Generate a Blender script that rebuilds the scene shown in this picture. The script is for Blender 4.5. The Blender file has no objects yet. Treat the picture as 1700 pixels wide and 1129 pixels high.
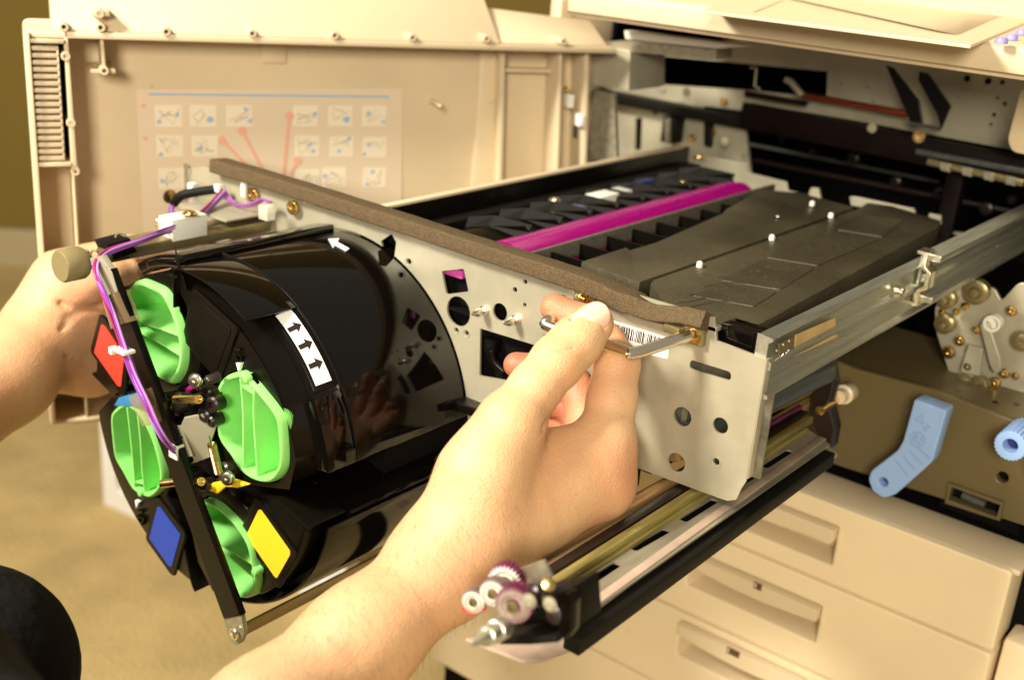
import bpy, bmesh, math, random
import numpy as np
from mathutils import Matrix, Vector
random.seed(7)
S = bpy.context.scene
COL = S.collection
# ---------------------------------------------------------------- camera
# The camera stands at CAM; RW turns camera axes (right, down, forward) into world axes.
RW = np.array([[0.77608261, 0.27367894, -0.56815105], [0.62624846, -0.22842908, 0.74540796], [0.07422024, -0.93430187, -0.34867085]])
FPX = 1940.0
CAM = np.array([0.3741, -0.5690, 0.2390])
cam = bpy.data.cameras.new('camera')
cam.sensor_width = 36; cam.lens = FPX / 1700 * 36
cam.clip_start = 0.01; cam.clip_end = 60
cam.dof.use_dof = True; cam.dof.focus_distance = 0.70; cam.dof.aperture_fstop = 5.8
co = bpy.data.objects.new('camera', cam); COL.objects.link(co)
mw = Matrix.Identity(4)
for i in range(3):
    mw[i][0] = RW[i, 0]; mw[i][1] = -RW[i, 1]; mw[i][2] = -RW[i, 2]; mw[i][3] = CAM[i]
co.matrix_world = mw
S.camera = co
S.render.resolution_x = 1024; S.render.resolution_y = 681
# ---------------------------------------------------------------- light
W = bpy.data.worlds.new('World'); S.world = W; W.use_nodes = True
W.node_tree.nodes['Background'].inputs[0].default_value = (1.0, 0.90, 0.72, 1)
W.node_tree.nodes['Background'].inputs[1].default_value = 0.24
def area(name, loc, tgt, power, size, col=(1, .93, .8), sy=None):
    l = bpy.data.lights.new(name, 'AREA'); l.energy = power; l.size = size; l.color = col
    if sy: l.shape = 'RECTANGLE'; l.size_y = sy
    o = bpy.data.objects.new(name, l); COL.objects.link(o); o.location = loc
    o.rotation_euler = (Vector(tgt) - Vector(loc)).to_track_quat('-Z', 'Y').to_euler()
area('ceiling_light', (-0.62, -1.22, 1.12), (-0.1, 0.05, 0), 53, 0.34, (1, .93, .80))
area('room_light', (1.0, -1.75, 0.70), (0.05, 0.3, 0.02), 38, 0.45, (1, .90, .72))
S.view_settings.view_transform = 'Standard'; S.view_settings.look = 'None'
S.view_settings.gamma = 1; S.view_settings.exposure = 0.27; S.view_settings.use_curve_mapping = False

# ---------------------------------------------------------------- frames: planes standing in the place
def ray(px, py):
    return RW @ np.array([px - 850.0, py - 564.5, FPX]) / FPX
class Fr:
    def __init__(s, o, ex, ey):
        s.o = np.array(o, float); s.ex = np.array(ex, float); s.ex /= np.linalg.norm(s.ex)
        s.ey = np.array(ey, float); s.ey /= np.linalg.norm(s.ey); s.n = np.cross(s.ex, s.ey)
    def at(s, px, py, off=0.0):
        r = ray(px, py); t = ((s.o + s.n * off - CAM) @ s.n) / (r @ s.n); return CAM + r * t
    def uv(s, px, py, off=0.0):
        p = s.at(px, py, off) - s.o; return (p @ s.ex, p @ s.ey)
    def w(s, u, v, off=0.0):
        return s.o + s.ex * u + s.ey * v + s.n * off
def FY(y): return Fr((0, y, 0), (1, 0, 0), (0, 0, 1))      # faces the front (-Y)
def FX(x): return Fr((x, 0, 0), (0, 1, 0), (0, 0, 1))      # faces right (+X)
def FZ(z): return Fr((0, 0, z), (1, 0, 0), (0, 1, 0))      # faces up
FD = Fr((-0.255, 0.315, 0), (.484, .875, 0), (0, 0, 1))    # the open front door
def P(px, py, Y=None, X=None, Z=None):
    if Y is not None: return FY(Y).at(px, py)
    if X is not None: return FX(X).at(px, py)
    return FZ(Z).at(px, py)
def Q(px, py, d): return CAM + ray(px, py) * d

# ---------------------------------------------------------------- materials
def mat(name, col, rough=.45, metal=0.0, bump=0.0, scale=200, var=0.0, vscale=30, coat=0.0, spec=.5, alpha=None, trans=0, sss=0, speck=None, stretch=None, emit=None):
    m = bpy.data.materials.new(name); m.use_nodes = True; nt = m.node_tree; b = nt.nodes['Principled BSDF']
    b.inputs['Base Color'].default_value = (*col, 1); b.inputs['Roughness'].default_value = rough; b.inputs['Metallic'].default_value = metal
    b.inputs['Coat Weight'].default_value = coat; b.inputs['Coat Roughness'].default_value = .06
    b.inputs['Specular IOR Level'].default_value = spec
    if alpha is not None: b.inputs['Alpha'].default_value = alpha
    if trans: b.inputs['Transmission Weight'].default_value = trans
    if sss:
        b.inputs['Subsurface Weight'].default_value = sss; b.inputs['Subsurface Radius'].default_value = (1, .35, .18); b.inputs['Subsurface Scale'].default_value = .004
    tc = nt.nodes.new('ShaderNodeTexCoord'); src = tc.outputs['Object']
    if stretch:
        mp = nt.nodes.new('ShaderNodeMapping'); mp.inputs['Scale'].default_value = stretch; nt.links.new(src, mp.inputs[0]); src = mp.outputs[0]
    colout = None
    if var:
        n = nt.nodes.new('ShaderNodeTexNoise'); n.inputs['Scale'].default_value = vscale; n.inputs['Detail'].default_value = 6; nt.links.new(src, n.inputs['Vector'])
        r = nt.nodes.new('ShaderNodeMapRange'); r.inputs['From Min'].default_value = .3; r.inputs['From Max'].default_value = .7
        r.inputs['To Min'].default_value = 1 - var; r.inputs['To Max'].default_value = 1 + var; nt.links.new(n.outputs['Fac'], r.inputs['Value'])
        mx = nt.nodes.new('ShaderNodeVectorMath'); mx.operation = 'SCALE'; mx.inputs[0].default_value = col; nt.links.new(r.outputs[0], mx.inputs['Scale'])
        colout = mx.outputs[0]
        rr = nt.nodes.new('ShaderNodeMapRange'); rr.inputs['To Min'].default_value = max(0, rough - .1); rr.inputs['To Max'].default_value = min(1, rough + .1)
        nt.links.new(n.outputs['Fac'], rr.inputs['Value']); nt.links.new(rr.outputs[0], b.inputs['Roughness'])
    if speck:   # (scale, threshold, colour): dust grains lying on the surface
        n = nt.nodes.new('ShaderNodeTexNoise'); n.inputs['Scale'].default_value = speck[0]; n.inputs['Detail'].default_value = 2; nt.links.new(tc.outputs['Object'], n.inputs['Vector'])
        r = nt.nodes.new('ShaderNodeMapRange'); r.inputs['From Min'].default_value = speck[1]; r.inputs['From Max'].default_value = speck[1] + .06; nt.links.new(n.outputs['Fac'], r.inputs['Value'])
        mx = nt.nodes.new('ShaderNodeMix'); mx.data_type = 'RGBA'; nt.links.new(r.outputs[0], mx.inputs['Factor'])
        if colout: nt.links.new(colout, mx.inputs['A'])
        else: mx.inputs['A'].default_value = (*col, 1)
        mx.inputs['B'].default_value = (*speck[2], 1); colout = mx.outputs['Result']
    if colout: nt.links.new(colout, b.inputs['Base Color'])
    if bump:
        n = nt.nodes.new('ShaderNodeTexNoise'); n.inputs['Scale'].default_value = scale; n.inputs['Detail'].default_value = 5; nt.links.new(src, n.inputs['Vector'])
        bp = nt.nodes.new('ShaderNodeBump'); bp.inputs['Strength'].default_value = 1; bp.inputs['Distance'].default_value = bump
        nt.links.new(n.outputs['Fac'], bp.inputs['Height']); nt.links.new(bp.outputs[0], b.inputs['Normal'])
    if emit:
        b.inputs['Emission Color'].default_value = (*emit, 1); b.inputs['Emission Strength'].default_value = 1
    return m
M = {}
M['steel'] = mat('galvanised_steel', (.43, .395, .285), .42, .35, .00006, 900, .09, 45, speck=(350, .70, (.34, .30, .20)))
M['steel_dull'] = mat('dull_zinc', (.36, .33, .24), .38, .55, .00005, 400, .2, 25, stretch=(8, 1, 8))
M['rail'] = mat('rail_zinc', (.42, .42, .33), .30, .6, .00003, 300, .15, 30, stretch=(10, .6, 10))
M['chrome'] = mat('chrome', (.88, .82, .68), .27, 1.0)
M['brass'] = mat('brass', (.75, .55, .22), .22, 1.0, var=.15, vscale=200)
M['olive_steel'] = mat('olive_shaft', (.26, .21, .10), .32, .6, var=.1)
M['gloss'] = mat('gloss_black', (.003, .0022, .0016), .07, 0, var=.0, spec=.40, speck=(1400, .80, (.10, .08, .05)))
M['satin'] = mat('satin_black', (.0035, .0028, .0018), .30, 0, .00002, 1500, spec=.2)
M['satin_face'] = mat('satin_black_face', (.0045, .0035, .002), .32, 0, .00003, 1200, spec=.2)
M['black'] = mat('plain_black', (.006, .005, .0035), .6, spec=.15)
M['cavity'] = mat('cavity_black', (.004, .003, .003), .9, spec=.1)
M['cover'] = mat('dusty_black_cover', (.050, .042, .022), .46, 0, .0003, 260, .35, 14, spec=.5, speck=(900, .66, (.26, .23, .15)))
M['foam'] = mat('foam', (.125, .088, .048), .95, 0, .0012, 1200, .25, 700, spec=.05)
M['green'] = mat('green_cap', (.27, .72, .18), .36, 0, .00012, 120, .07, 60, sss=.15)
M['cream'] = mat('cream_plastic', (.76, .62, .40), .45, 0, .00012, 700, .07, 7, speck=(38, .70, (.62, .49, .29)))
M['cream_d'] = mat('cream_plastic_inner', (.72, .58, .37), .5, 0, .0001, 600, .08, 8, speck=(55, .70, (.58, .44, .25)))
M['cream_l'] = mat('cream_plastic_light', (.66, .535, .35), .42, 0, .00005, 600, .03, 10)
M['olive'] = mat('olive_plastic', (.118, .088, .036), .42, 0, .00005, 700, .08, 10)
M['white'] = mat('white_plastic', (.82, .80, .70), .4)
M['paper'] = mat('white_paper', (.88, .87, .82), .5)
M['ink'] = mat('black_ink', (.015, .01, .008), .4)
M['magenta'] = mat('magenta_roller', (.33, .0015, .165), .25, 0, .00004, 90, .14, 40, stretch=(12, .7, 12), spec=.6)
M['magenta_d'] = mat('magenta_toner', (.12, .004, .06), .6, 0, .0003, 200, .5, 50)
M['purple'] = mat('purple_wire', (.26, .05, .36), .35)
M['red_wire'] = mat('crimson_wire', (.35, .02, .09), .35)
M['lilac'] = mat('lilac_wire', (.45, .22, .58), .35)
M['red'] = mat('red_label', (.78, .045, .025), .45)
M['blue'] = mat('blue_label', (.010, .055, .42), .45)
M['yellow'] = mat('yellow_label', (.86, .60, .020), .45)
M['bluehub'] = mat('blue_toner_part', (.03, .20, .42), .4)
M['lever'] = mat('light_blue_plastic', (.27, .42, .72), .45, 0, .00005, 500)
M['tape'] = mat('masking_tape', (.52, .36, .15), .8, 0, .0002, 200, .12, 60)
M['pink'] = mat('toner_stained_white', (.37, .27, .20), .45, 0, .0001, 200, .35, 30)
M['yellowbar'] = mat('yellow_bar', (.34, .28, .085), .35, .4, 0, 100, .35, 40, stretch=(5, .4, 5))
M['brownbar'] = mat('brown_bar', (.30, .17, .07), .35, .3, 0, 100, .45, 30, stretch=(5, .4, 5))
M['darkbar'] = mat('dark_plum_bar', (.018, .010, .008), .35, 0, 0, 100, .3, 30)
M['greybar'] = mat('grey_roller', (.075, .08, .07), .35, .2, 0, 100, .25, 40, stretch=(5, .4, 5))
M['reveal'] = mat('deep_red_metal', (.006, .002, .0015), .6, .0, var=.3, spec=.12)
M['clear'] = mat('clear_plastic', (.85, .80, .65), .12, 0, alpha=.45)
M['sleeve'] = mat('clear_sleeve', (.42, .30, .16), .15, 0, alpha=.45, coat=.5)
M['skin'] = None
M['nail'] = mat('nail', (.80, .52, .38), .20, 0, sss=.2, coat=.4)
M['shirt'] = mat('dark_cloth', (.010, .009, .009), .95, 0, .006, 35, .15, 50, spec=.1)
M['wall'] = mat('olive_wall_paint', (.20, .135, .018), .8, 0, .0004, 60, .06, 3)
M['floor'] = mat('tan_carpet', (.56, .415, .18), .92, 0, .004, 160, .16, 9, spec=.1, speck=(60, .66, (.52, .38, .165)))
M['board'] = mat('baseboard', (.46, .37, .21), .5)
M['display'] = mat('display_glass', (.50, .42, .26), .25)
M['keys'] = mat('lavender_keys', (.30, .28, .62), .4)
M['sticker'] = mat('sticker_paper', (.76, .62, .44), .5)
M['picto'] = mat('sticker_picture', (.86, .76, .58), .5)
M['sky_ink'] = mat('light_blue_ink', (.34, .48, .66), .5)
M['salmon'] = mat('salmon_ink', (.86, .42, .30), .5)
M['green_clip'] = mat('green_clip', (.10, .42, .10), .4)

def skin_material():
    m = bpy.data.materials.new('skin'); m.use_nodes = True; nt = m.node_tree; b = nt.nodes['Principled BSDF']; L = nt.links
    tc = nt.nodes.new('ShaderNodeTexCoord')
    def noise(sc, det=4, stretch=None):
        n = nt.nodes.new('ShaderNodeTexNoise'); n.inputs['Scale'].default_value = sc; n.inputs['Detail'].default_value = det
        if stretch:
            mp = nt.nodes.new('ShaderNodeMapping'); mp.inputs['Scale'].default_value = stretch; L.new(tc.outputs['Object'], mp.inputs[0]); L.new(mp.outputs[0], n.inputs['Vector'])
        else: L.new(tc.outputs['Object'], n.inputs['Vector'])
        return n
    at = nt.nodes.new('ShaderNodeAttribute'); at.attribute_name = 'flush_shade'
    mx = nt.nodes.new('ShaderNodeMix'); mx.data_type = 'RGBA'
    mx.inputs['A'].default_value = (.71, .445, .235, 1); mx.inputs['B'].default_value = (.44, .105, .06, 1); L.new(at.outputs['Fac'], mx.inputs['Factor'])  # second colour: reddened skin, also the shade painted between thumb and index
    n1 = noise(28, 6); r = nt.nodes.new('ShaderNodeMapRange'); r.inputs['From Min'].default_value = .35; r.inputs['From Max'].default_value = .68; r.inputs['To Max'].default_value = .60
    L.new(n1.outputs['Fac'], r.inputs['Value'])
    m2 = nt.nodes.new('ShaderNodeMix'); m2.data_type = 'RGBA'; L.new(r.outputs[0], m2.inputs['Factor']); L.new(mx.outputs['Result'], m2.inputs['A']); m2.inputs['B'].default_value = (.66, .32, .15, 1)
    n2 = noise(330, 3); r2 = nt.nodes.new('ShaderNodeMapRange'); r2.inputs['From Min'].default_value = .62; r2.inputs['From Max'].default_value = .78; r2.inputs['To Max'].default_value = .35; L.new(n2.outputs['Fac'], r2.inputs['Value'])
    m3 = nt.nodes.new('ShaderNodeMix'); m3.data_type = 'RGBA'; L.new(r2.outputs[0], m3.inputs['Factor']); L.new(m2.outputs['Result'], m3.inputs['A']); m3.inputs['B'].default_value = (.50, .22, .11, 1)
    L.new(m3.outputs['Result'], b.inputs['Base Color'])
    b.inputs['Roughness'].default_value = .50; b.inputs['Subsurface Weight'].default_value = .12
    b.inputs['Subsurface Radius'].default_value = (1, .32, .16); b.inputs['Subsurface Scale'].default_value = .005
    v = nt.nodes.new('ShaderNodeTexVoronoi'); v.inputs['Scale'].default_value = 900; L.new(tc.outputs['Object'], v.inputs['Vector'])
    b1 = nt.nodes.new('ShaderNodeBump'); b1.inputs['Distance'].default_value = .00022; L.new(v.outputs['Distance'], b1.inputs['Height'])
    n3 = noise(150, 5); b2 = nt.nodes.new('ShaderNodeBump'); b2.inputs['Distance'].default_value = .0004; L.new(n3.outputs['Fac'], b2.inputs['Height']); L.new(b1.outputs[0], b2.inputs['Normal'])
    L.new(b2.outputs[0], b.inputs['Normal'])
    return m
M['skin'] = skin_material()

# ---------------------------------------------------------------- building helpers
ORG = {}
def thing(name, label, cat, loc, group=None):
    o = bpy.data.objects.new(name, None); COL.objects.link(o); o.location = loc; o.empty_display_size = .02
    o['label'] = label; o['category'] = cat
    if group: o['group'] = group
    ORG[o.name] = Vector(loc); return o
def link(name, me, mtl, parent=None, smooth=True, label=None, kind=None):
    o = bpy.data.objects.new(name, me); COL.objects.link(o)
    me.materials.clear(); me.materials.append(M[mtl] if isinstance(mtl, str) else mtl)
    if smooth:
        me.polygons.foreach_set('use_smooth', [True] * len(me.polygons))
        me.set_sharp_from_angle(angle=math.radians(35))
    if parent is not None:
        L = ORG[parent.name]; me.transform(Matrix.Translation(-L)); o.parent = parent; ORG[o.name] = L
    if label: o['label'] = label
    if kind: o['kind'] = kind
    me.update(); return o
def bevel_me(me, w, seg=2, ang=35):
    bm = bmesh.new(); bm.from_mesh(me)
    bmesh.ops.remove_doubles(bm, verts=bm.verts, dist=1e-6)
    ed = [e for e in bm.edges if len(e.link_faces) == 2 and e.calc_face_angle(0) > math.radians(ang)]
    if ed: bmesh.ops.bevel(bm, geom=ed, offset=w, segments=seg, affect='EDGES', clamp_overlap=True, profile=.5)
    bm.to_mesh(me); bm.free()
class MB:
    def __init__(s): s.v = []; s.f = []
    def add(s, vs, fs):
        n = len(s.v); s.v += [tuple(map(float, v)) for v in vs]; s.f += [tuple(i + n for i in f) for f in fs]; return s
    def box(s, lo, hi, fr=None):
        (x0, y0, z0), (x1, y1, z1) = lo, hi
        vs = [(x, y, z) for z in (z0, z1) for y in (y0, y1) for x in (x0, x1)]
        if fr: vs = [fr.w(*v) for v in vs]
        return s.add(vs, [(0, 2, 3, 1), (4, 5, 7, 6), (0, 1, 5, 4), (2, 6, 7, 3), (0, 4, 6, 2), (1, 3, 7, 5)])
    def prism(s, fr, pts, o0, o1):
        n = len(pts); vs = [fr.w(u, v, o0) for u, v in pts] + [fr.w(u, v, o1) for u, v in pts]
        return s.add(vs, [tuple(range(n))[::-1], tuple(range(n, 2 * n))] + [(i, (i + 1) % n, n + (i + 1) % n, n + i) for i in range(n)])
    def tube(s, pts, r, seg=10, cap=True):
        pts = [np.array(p, float) for p in pts]; n = len(pts); rs = r if hasattr(r, '__len__') else [r] * n
        t = [pts[min(i + 1, n - 1)] - pts[max(i - 1, 0)] for i in range(n)]; t = [a / (np.linalg.norm(a) + 1e-12) for a in t]
        up = np.array([0, 0, 1.]) if abs(t[0][2]) < .9 else np.array([1., 0, 0]); vs = []
        a = np.cross(t[0], up); a /= np.linalg.norm(a)
        for i in range(n):
            a = a - t[i] * (a @ t[i]); a /= np.linalg.norm(a); b = np.cross(t[i], a)
            for k in range(seg):
                th = 2 * math.pi * k / seg; vs.append(pts[i] + rs[i] * (math.cos(th) * a + math.sin(th) * b))
        fs = [(i * seg + k, i * seg + (k + 1) % seg, (i + 1) * seg + (k + 1) % seg, (i + 1) * seg + k) for i in range(n - 1) for k in range(seg)]
        if cap: fs += [tuple(range(seg))[::-1], tuple(range((n - 1) * seg, n * seg))]
        return s.add(vs, fs)
    def lathe(s, base, axis, prof, seg=24):     # prof: (distance along axis, radius)
        base = np.array(base, float); ax = np.array(axis, float); ax /= np.linalg.norm(ax)
        return s.tube_p([base + ax * d for d, r in prof], [max(r, 1e-5) for d, r in prof], ax, seg)
    def tube_p(s, pts, rs, ax, seg):
        up = np.array([0, 0, 1.]) if abs(ax[2]) < .9 else np.array([1., 0, 0]); a = np.cross(ax, up); a /= np.linalg.norm(a); b = np.cross(ax, a); n = len(pts)
        vs = [pts[i] + rs[i] * (math.cos(2 * math.pi * k / seg) * a + math.sin(2 * math.pi * k / seg) * b) for i in range(n) for k in range(seg)]
        fs = [(i * seg + k, i * seg + (k + 1) % seg, (i + 1) * seg + (k + 1) % seg, (i + 1) * seg + k) for i in range(n - 1) for k in range(seg)]
        return s.add(vs, fs + [tuple(range(seg))[::-1], tuple(range((n - 1) * seg, n * seg))])
    def build(s, name, mtl, parent=None, bevel=0, **k):
        me = bpy.data.meshes.new(name); me.from_pydata(s.v, [], s.f)
        if bevel: bevel_me(me, bevel)
        bm = bmesh.new(); bm.from_mesh(me); bmesh.ops.recalc_face_normals(bm, faces=bm.faces); bm.to_mesh(me); bm.free()
        return link(name, me, mtl, parent, **k)
def smooth_path(pts, n=6, closed=False):
    pts = [np.array(p, float) for p in pts]; out = []; N = len(pts)
    rng = range(N) if closed else range(N - 1)
    for i in rng:
        p0 = pts[(i - 1) % N] if closed or i > 0 else pts[0]; p1 = pts[i]; p2 = pts[(i + 1) % N]; p3 = pts[(i + 2) % N] if closed or i + 2 < N else pts[-1]
        for k in range(n):
            t = k / n; out.append(.5 * ((2 * p1) + (-p0 + p2) * t + (2 * p0 - 5 * p1 + 4 * p2 - p3) * t * t + (-p0 + 3 * p1 - 3 * p2 + p3) * t ** 3))
    if not closed: out.append(pts[-1])
    return out
def roundp(pts, r, seg=4):
    pts = [np.array(p, float) for p in pts]; out = []; N = len(pts)
    for i in range(N):
        p = pts[i]; a = pts[i - 1] - p; b = pts[(i + 1) % N] - p; la, lb = np.linalg.norm(a), np.linalg.norm(b)
        rr = min(r, la * .45, lb * .45)
        if rr < 1e-6: out.append(tuple(p)); continue
        s, e = p + a / la * rr, p + b / lb * rr
        for k in range(seg + 1):
            t = k / seg; out.append(tuple((1 - t) ** 2 * s + 2 * t * (1 - t) * p + t * t * e))
    return out
def circ(u, v, r, n=24): return [(u + r * math.cos(2 * math.pi * k / n), v + r * math.sin(2 * math.pi * k / n)) for k in range(n)]
def px(fr, pts, off=0.0, r=0.0):
    q = [fr.uv(a, b, off) for a, b in pts]; return roundp(q, r) if r else q
def pc(fr, a, b, r, off=0.0, n=24): u, v = fr.uv(a, b, off); return circ(u, v, r, n)
def loopmesh(fr, loops, o0, o1, bev=0):
    c = bpy.data.curves.new('c', 'CURVE'); c.dimensions = '2D'; c.fill_mode = 'BOTH'; c.extrude = max((o1 - o0) / 2 - bev, 1e-5)
    if bev: c.bevel_depth = bev; c.bevel_resolution = 1; c.offset = -bev
    for L in loops:
        s = c.splines.new('POLY'); s.points.add(len(L) - 1); s.use_cyclic_u = True
        for i, (u, v) in enumerate(L): s.points[i].co = (u, v, 0, 1)
    o = bpy.data.objects.new('c', c); me = bpy.data.meshes.new_from_object(o); bpy.data.objects.remove(o); bpy.data.curves.remove(c)
    m = Matrix.Identity(4); org = fr.o + fr.n * (o0 + o1) / 2
    for i in range(3): m[i][0] = fr.ex[i]; m[i][1] = fr.ey[i]; m[i][2] = fr.n[i]; m[i][3] = org[i]
    me.transform(m); return me
def cdtmesh(fr, loops, o0, o1, bev=.0003):
    from mathutils.geometry import delaunay_2d_cdt
    vs = []; es = []
    for L in loops:
        n0 = len(vs); vs += [Vector((float(u), float(v))) for u, v in L]; es += [(n0 + i, n0 + (i + 1) % len(L)) for i in range(len(L))]
    V_, E_, F_, *_ = delaunay_2d_cdt(vs, es, [], 1, 1e-6)
    def inside(p, L):
        c = False; n = len(L)
        for i in range(n):
            (x1, y1), (x2, y2) = L[i], L[(i + 1) % n]
            if (y1 > p[1]) != (y2 > p[1]) and p[0] < (x2 - x1) * (p[1] - y1) / (y2 - y1) + x1: c = not c
        return c
    F_ = [f for f in F_ if not any(inside(sum((V_[i] for i in f), Vector((0, 0))) / len(f), L) for L in loops[1:]) and inside(sum((V_[i] for i in f), Vector((0, 0))) / len(f), loops[0])]
    bm = bmesh.new(); top_ = [bm.verts.new(fr.w(v[0], v[1], o1)) for v in V_]
    fs = [bm.faces.new([top_[i] for i in f]) for f in F_]
    bmesh.ops.recalc_face_normals(bm, faces=bm.faces)
    if fs and fs[0].normal @ Vector(fr.n) < 0: bmesh.ops.reverse_faces(bm, faces=bm.faces)
    r = bmesh.ops.extrude_face_region(bm, geom=list(bm.faces)); vv = [g for g in r['geom'] if isinstance(g, bmesh.types.BMVert)]
    bmesh.ops.translate(bm, verts=vv, vec=Vector(fr.n) * (o0 - o1)); bmesh.ops.recalc_face_normals(bm, faces=bm.faces)
    me = bpy.data.meshes.new('c'); bm.to_mesh(me); bm.free()
    if bev: bevel_me(me, bev, 1, 60)
    return me
def sheet(name, fr, loops, o0, o1, mtl, parent=None, bev=0, **k):
    return link(name, loopmesh(fr, loops, o0, o1, bev), mtl, parent, **k)
def join_meshes(name, mes, mtl, parent=None, **k):
    bm = bmesh.new()
    for me in mes: bm.from_mesh(me)
    out = bpy.data.meshes.new(name); bm.to_mesh(out); bm.free(); return link(name, out, mtl, parent, **k)
def textmesh(body, fr, u, v, size, o, rot=0, ext=.0002, align='CENTER'):
    c = bpy.data.curves.new('t', 'FONT'); c.body = body; c.size = size; c.extrude = ext; c.align_x = align; c.align_y = 'CENTER'
    ob = bpy.data.objects.new('t', c); me = bpy.data.meshes.new_from_object(ob); bpy.data.objects.remove(ob); bpy.data.curves.remove(c)
    me.transform(Matrix.Rotation(rot, 4, 'Z')); m = Matrix.Identity(4); org = fr.w(u, v, o)
    for i in range(3): m[i][0] = fr.ex[i]; m[i][1] = fr.ey[i]; m[i][2] = fr.n[i]; m[i][3] = org[i]
    me.transform(m); return me
def screw(parent, c, axis, r, mtl='brass', name='screw', h=None):
    h = h or r * .7; mb = MB(); mb.lathe(c, axis, [(0, r * 1.35), (h * .35, r * 1.35), (h * .36, r), (h * .9, r * .92), (h, r * .7), (h, r * .3), (h * .55, r * .28), (h * .55, 0)], 16)
    return mb.build(name, mtl, parent)

# ================================================================= SETTING
FL = -0.72
mb = MB(); mb.box((-6, -4, FL - .02), (5, 6, FL)); o = mb.build('floor', 'floor', smooth=False, kind='structure')
# wall behind: its foot shows at the left edge of the photo
wa = P(0, 440, Z=FL); wb = P(85, 492, Z=FL); wd = (wb - wa); wd[2] = 0; wd /= np.linalg.norm(wd)
wd = np.array([.72, .69, 0]); wd /= np.linalg.norm(wd)
FW = Fr((wa[0], wa[1], 0), wd, (0, 0, 1))
mb = MB(); mb.box((-3, FL, -.1), (6, 2.6, 0), FW); o = mb.build('wall', 'wall', smooth=False); o['label'] = 'olive painted room wall behind the open copier door'; o['category'] = 'wall'
mb = MB(); mb.box((-3, FL, .001), (6, FL + .1, .016), FW); o = mb.build('baseboard', 'board', smooth=False, bevel=.004); o['label'] = 'pale skirting board along the foot of the olive wall'; o['category'] = 'baseboard'

# ================================================================= COPIER
T = thing('photocopier', 'large cream office photocopier with its front door open and inner drawer pulled out', 'photocopier', (0, .4, FL))
# --- control panel shelf on top
F25 = FY(.25)
u0 = -.36; u1 = .42
pr = [(.0, 0), (.0, .0025), (-.006, .004), (-.006, .0195), (-.002, .0225), (.30, .0265), (.30, 0)]     # (depth behind Y=.25, height) profile
FXp = FX(0)
zb = P(1230, 66, Y=.25)[2]
mb = MB(); n = len(pr)
va = [(-.215, .25 + a, zb + b) for a, b in pr]; vb = [(u1, .25 + a, zb + b) for a, b in pr]
mb.add(va + vb, [tuple(range(n)), tuple(range(2 * n - 1, n - 1, -1))] + [(i, (i + 1) % n, n + (i + 1) % n, n + i) for i in range(n)])
cp = mb.build('control_panel', 'cream_l', T, bevel=.002)
zt = zb + .0228
FT = Fr((0, .25, zt), (1, 0, 0), (0, 1, .013))
q = lambda pts, o=0.002: px(FT, pts, o)
frame = q([(1165, 14), (1248, -20), (1720, 28), (1612, 72)])
scr = q([(1250, 18), (1308, -6), (1676, 19), (1590, 56)])
sheet('display_frame', FT, [frame, scr], -.001, .0014, 'cream_l', cp, .0006)
sheet('display', FT, [scr], -.0005, .0005, 'display', cp)
for a, b in [(1663, 66), (1680, 60), (1697, 52), (1712, 44), (1712, 68), (1728, 62)]:
    p = FT.at(a, b, .002); mb = MB(); mb.lathe(p - FT.n * .002, FT.n, [(0, .0042), (.002, .0042), (.0036, .0032), (.004, .0012)], 16); mb.build('key', 'keys', cp)
# --- housing above/behind, sides (plain cream cabinet so that the shelf and trays belong to one machine)
mb = MB(); mb.box((-.33, .47, zb + .002), (.62, 1.0, zb + .28)); mb.build('upper_housing', 'cream', T, .01)
mb = MB(); mb.box((-.350, .40, FL + .03), (-.336, 1.0, zb)); mb.build('left_side_panel', 'cream_d', T, .003)
# --- inner frame plate with its openings, at Y=.48
F48 = FY(.48); F56 = FY(.56)
plate = px(F48, [(985, 92), (1250, 62), (1760, 110), (1760, 420), (1245, 330), (985, 290)])
hole_top = px(F48, [(1100, 92), (1374, 118), (1372, 162), (1250, 150), (1100, 140)])
hole_main = px(F48, [(1232, 168), (1400, 196), (1755, 262), (1755, 415), (1250, 325)])
sl = px(F48, [(1055, 196), (1066, 194), (1064, 248), (1054, 249)])
dots = [pc(F48, a, b, r) for a, b, r in [(1087, 187, .0026), (1122, 175, .0012), (1605, 130, .003), (1640, 134, .003), (1664, 136, .002), (1450, 168, .001), (1462, 176, .001), (1478, 150, .001), (1396, 140, .001), (1590, 160, .001), (1650, 190, .0018), (1668, 172, .0018), (1656, 162, .0012), (1645, 206, .0014), (1440, 144, .001)]]
fpl = sheet('inner_frame_plate', F48, [plate, hole_top, hole_main, sl] + dots, -.004, 0, 'steel', T)
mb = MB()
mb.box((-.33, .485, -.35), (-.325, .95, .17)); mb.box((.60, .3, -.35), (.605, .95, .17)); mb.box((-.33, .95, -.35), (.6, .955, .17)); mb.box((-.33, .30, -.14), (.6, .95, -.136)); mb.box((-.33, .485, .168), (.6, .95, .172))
mb.build('cavity_lining', 'cavity', T, smooth=False)
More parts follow.
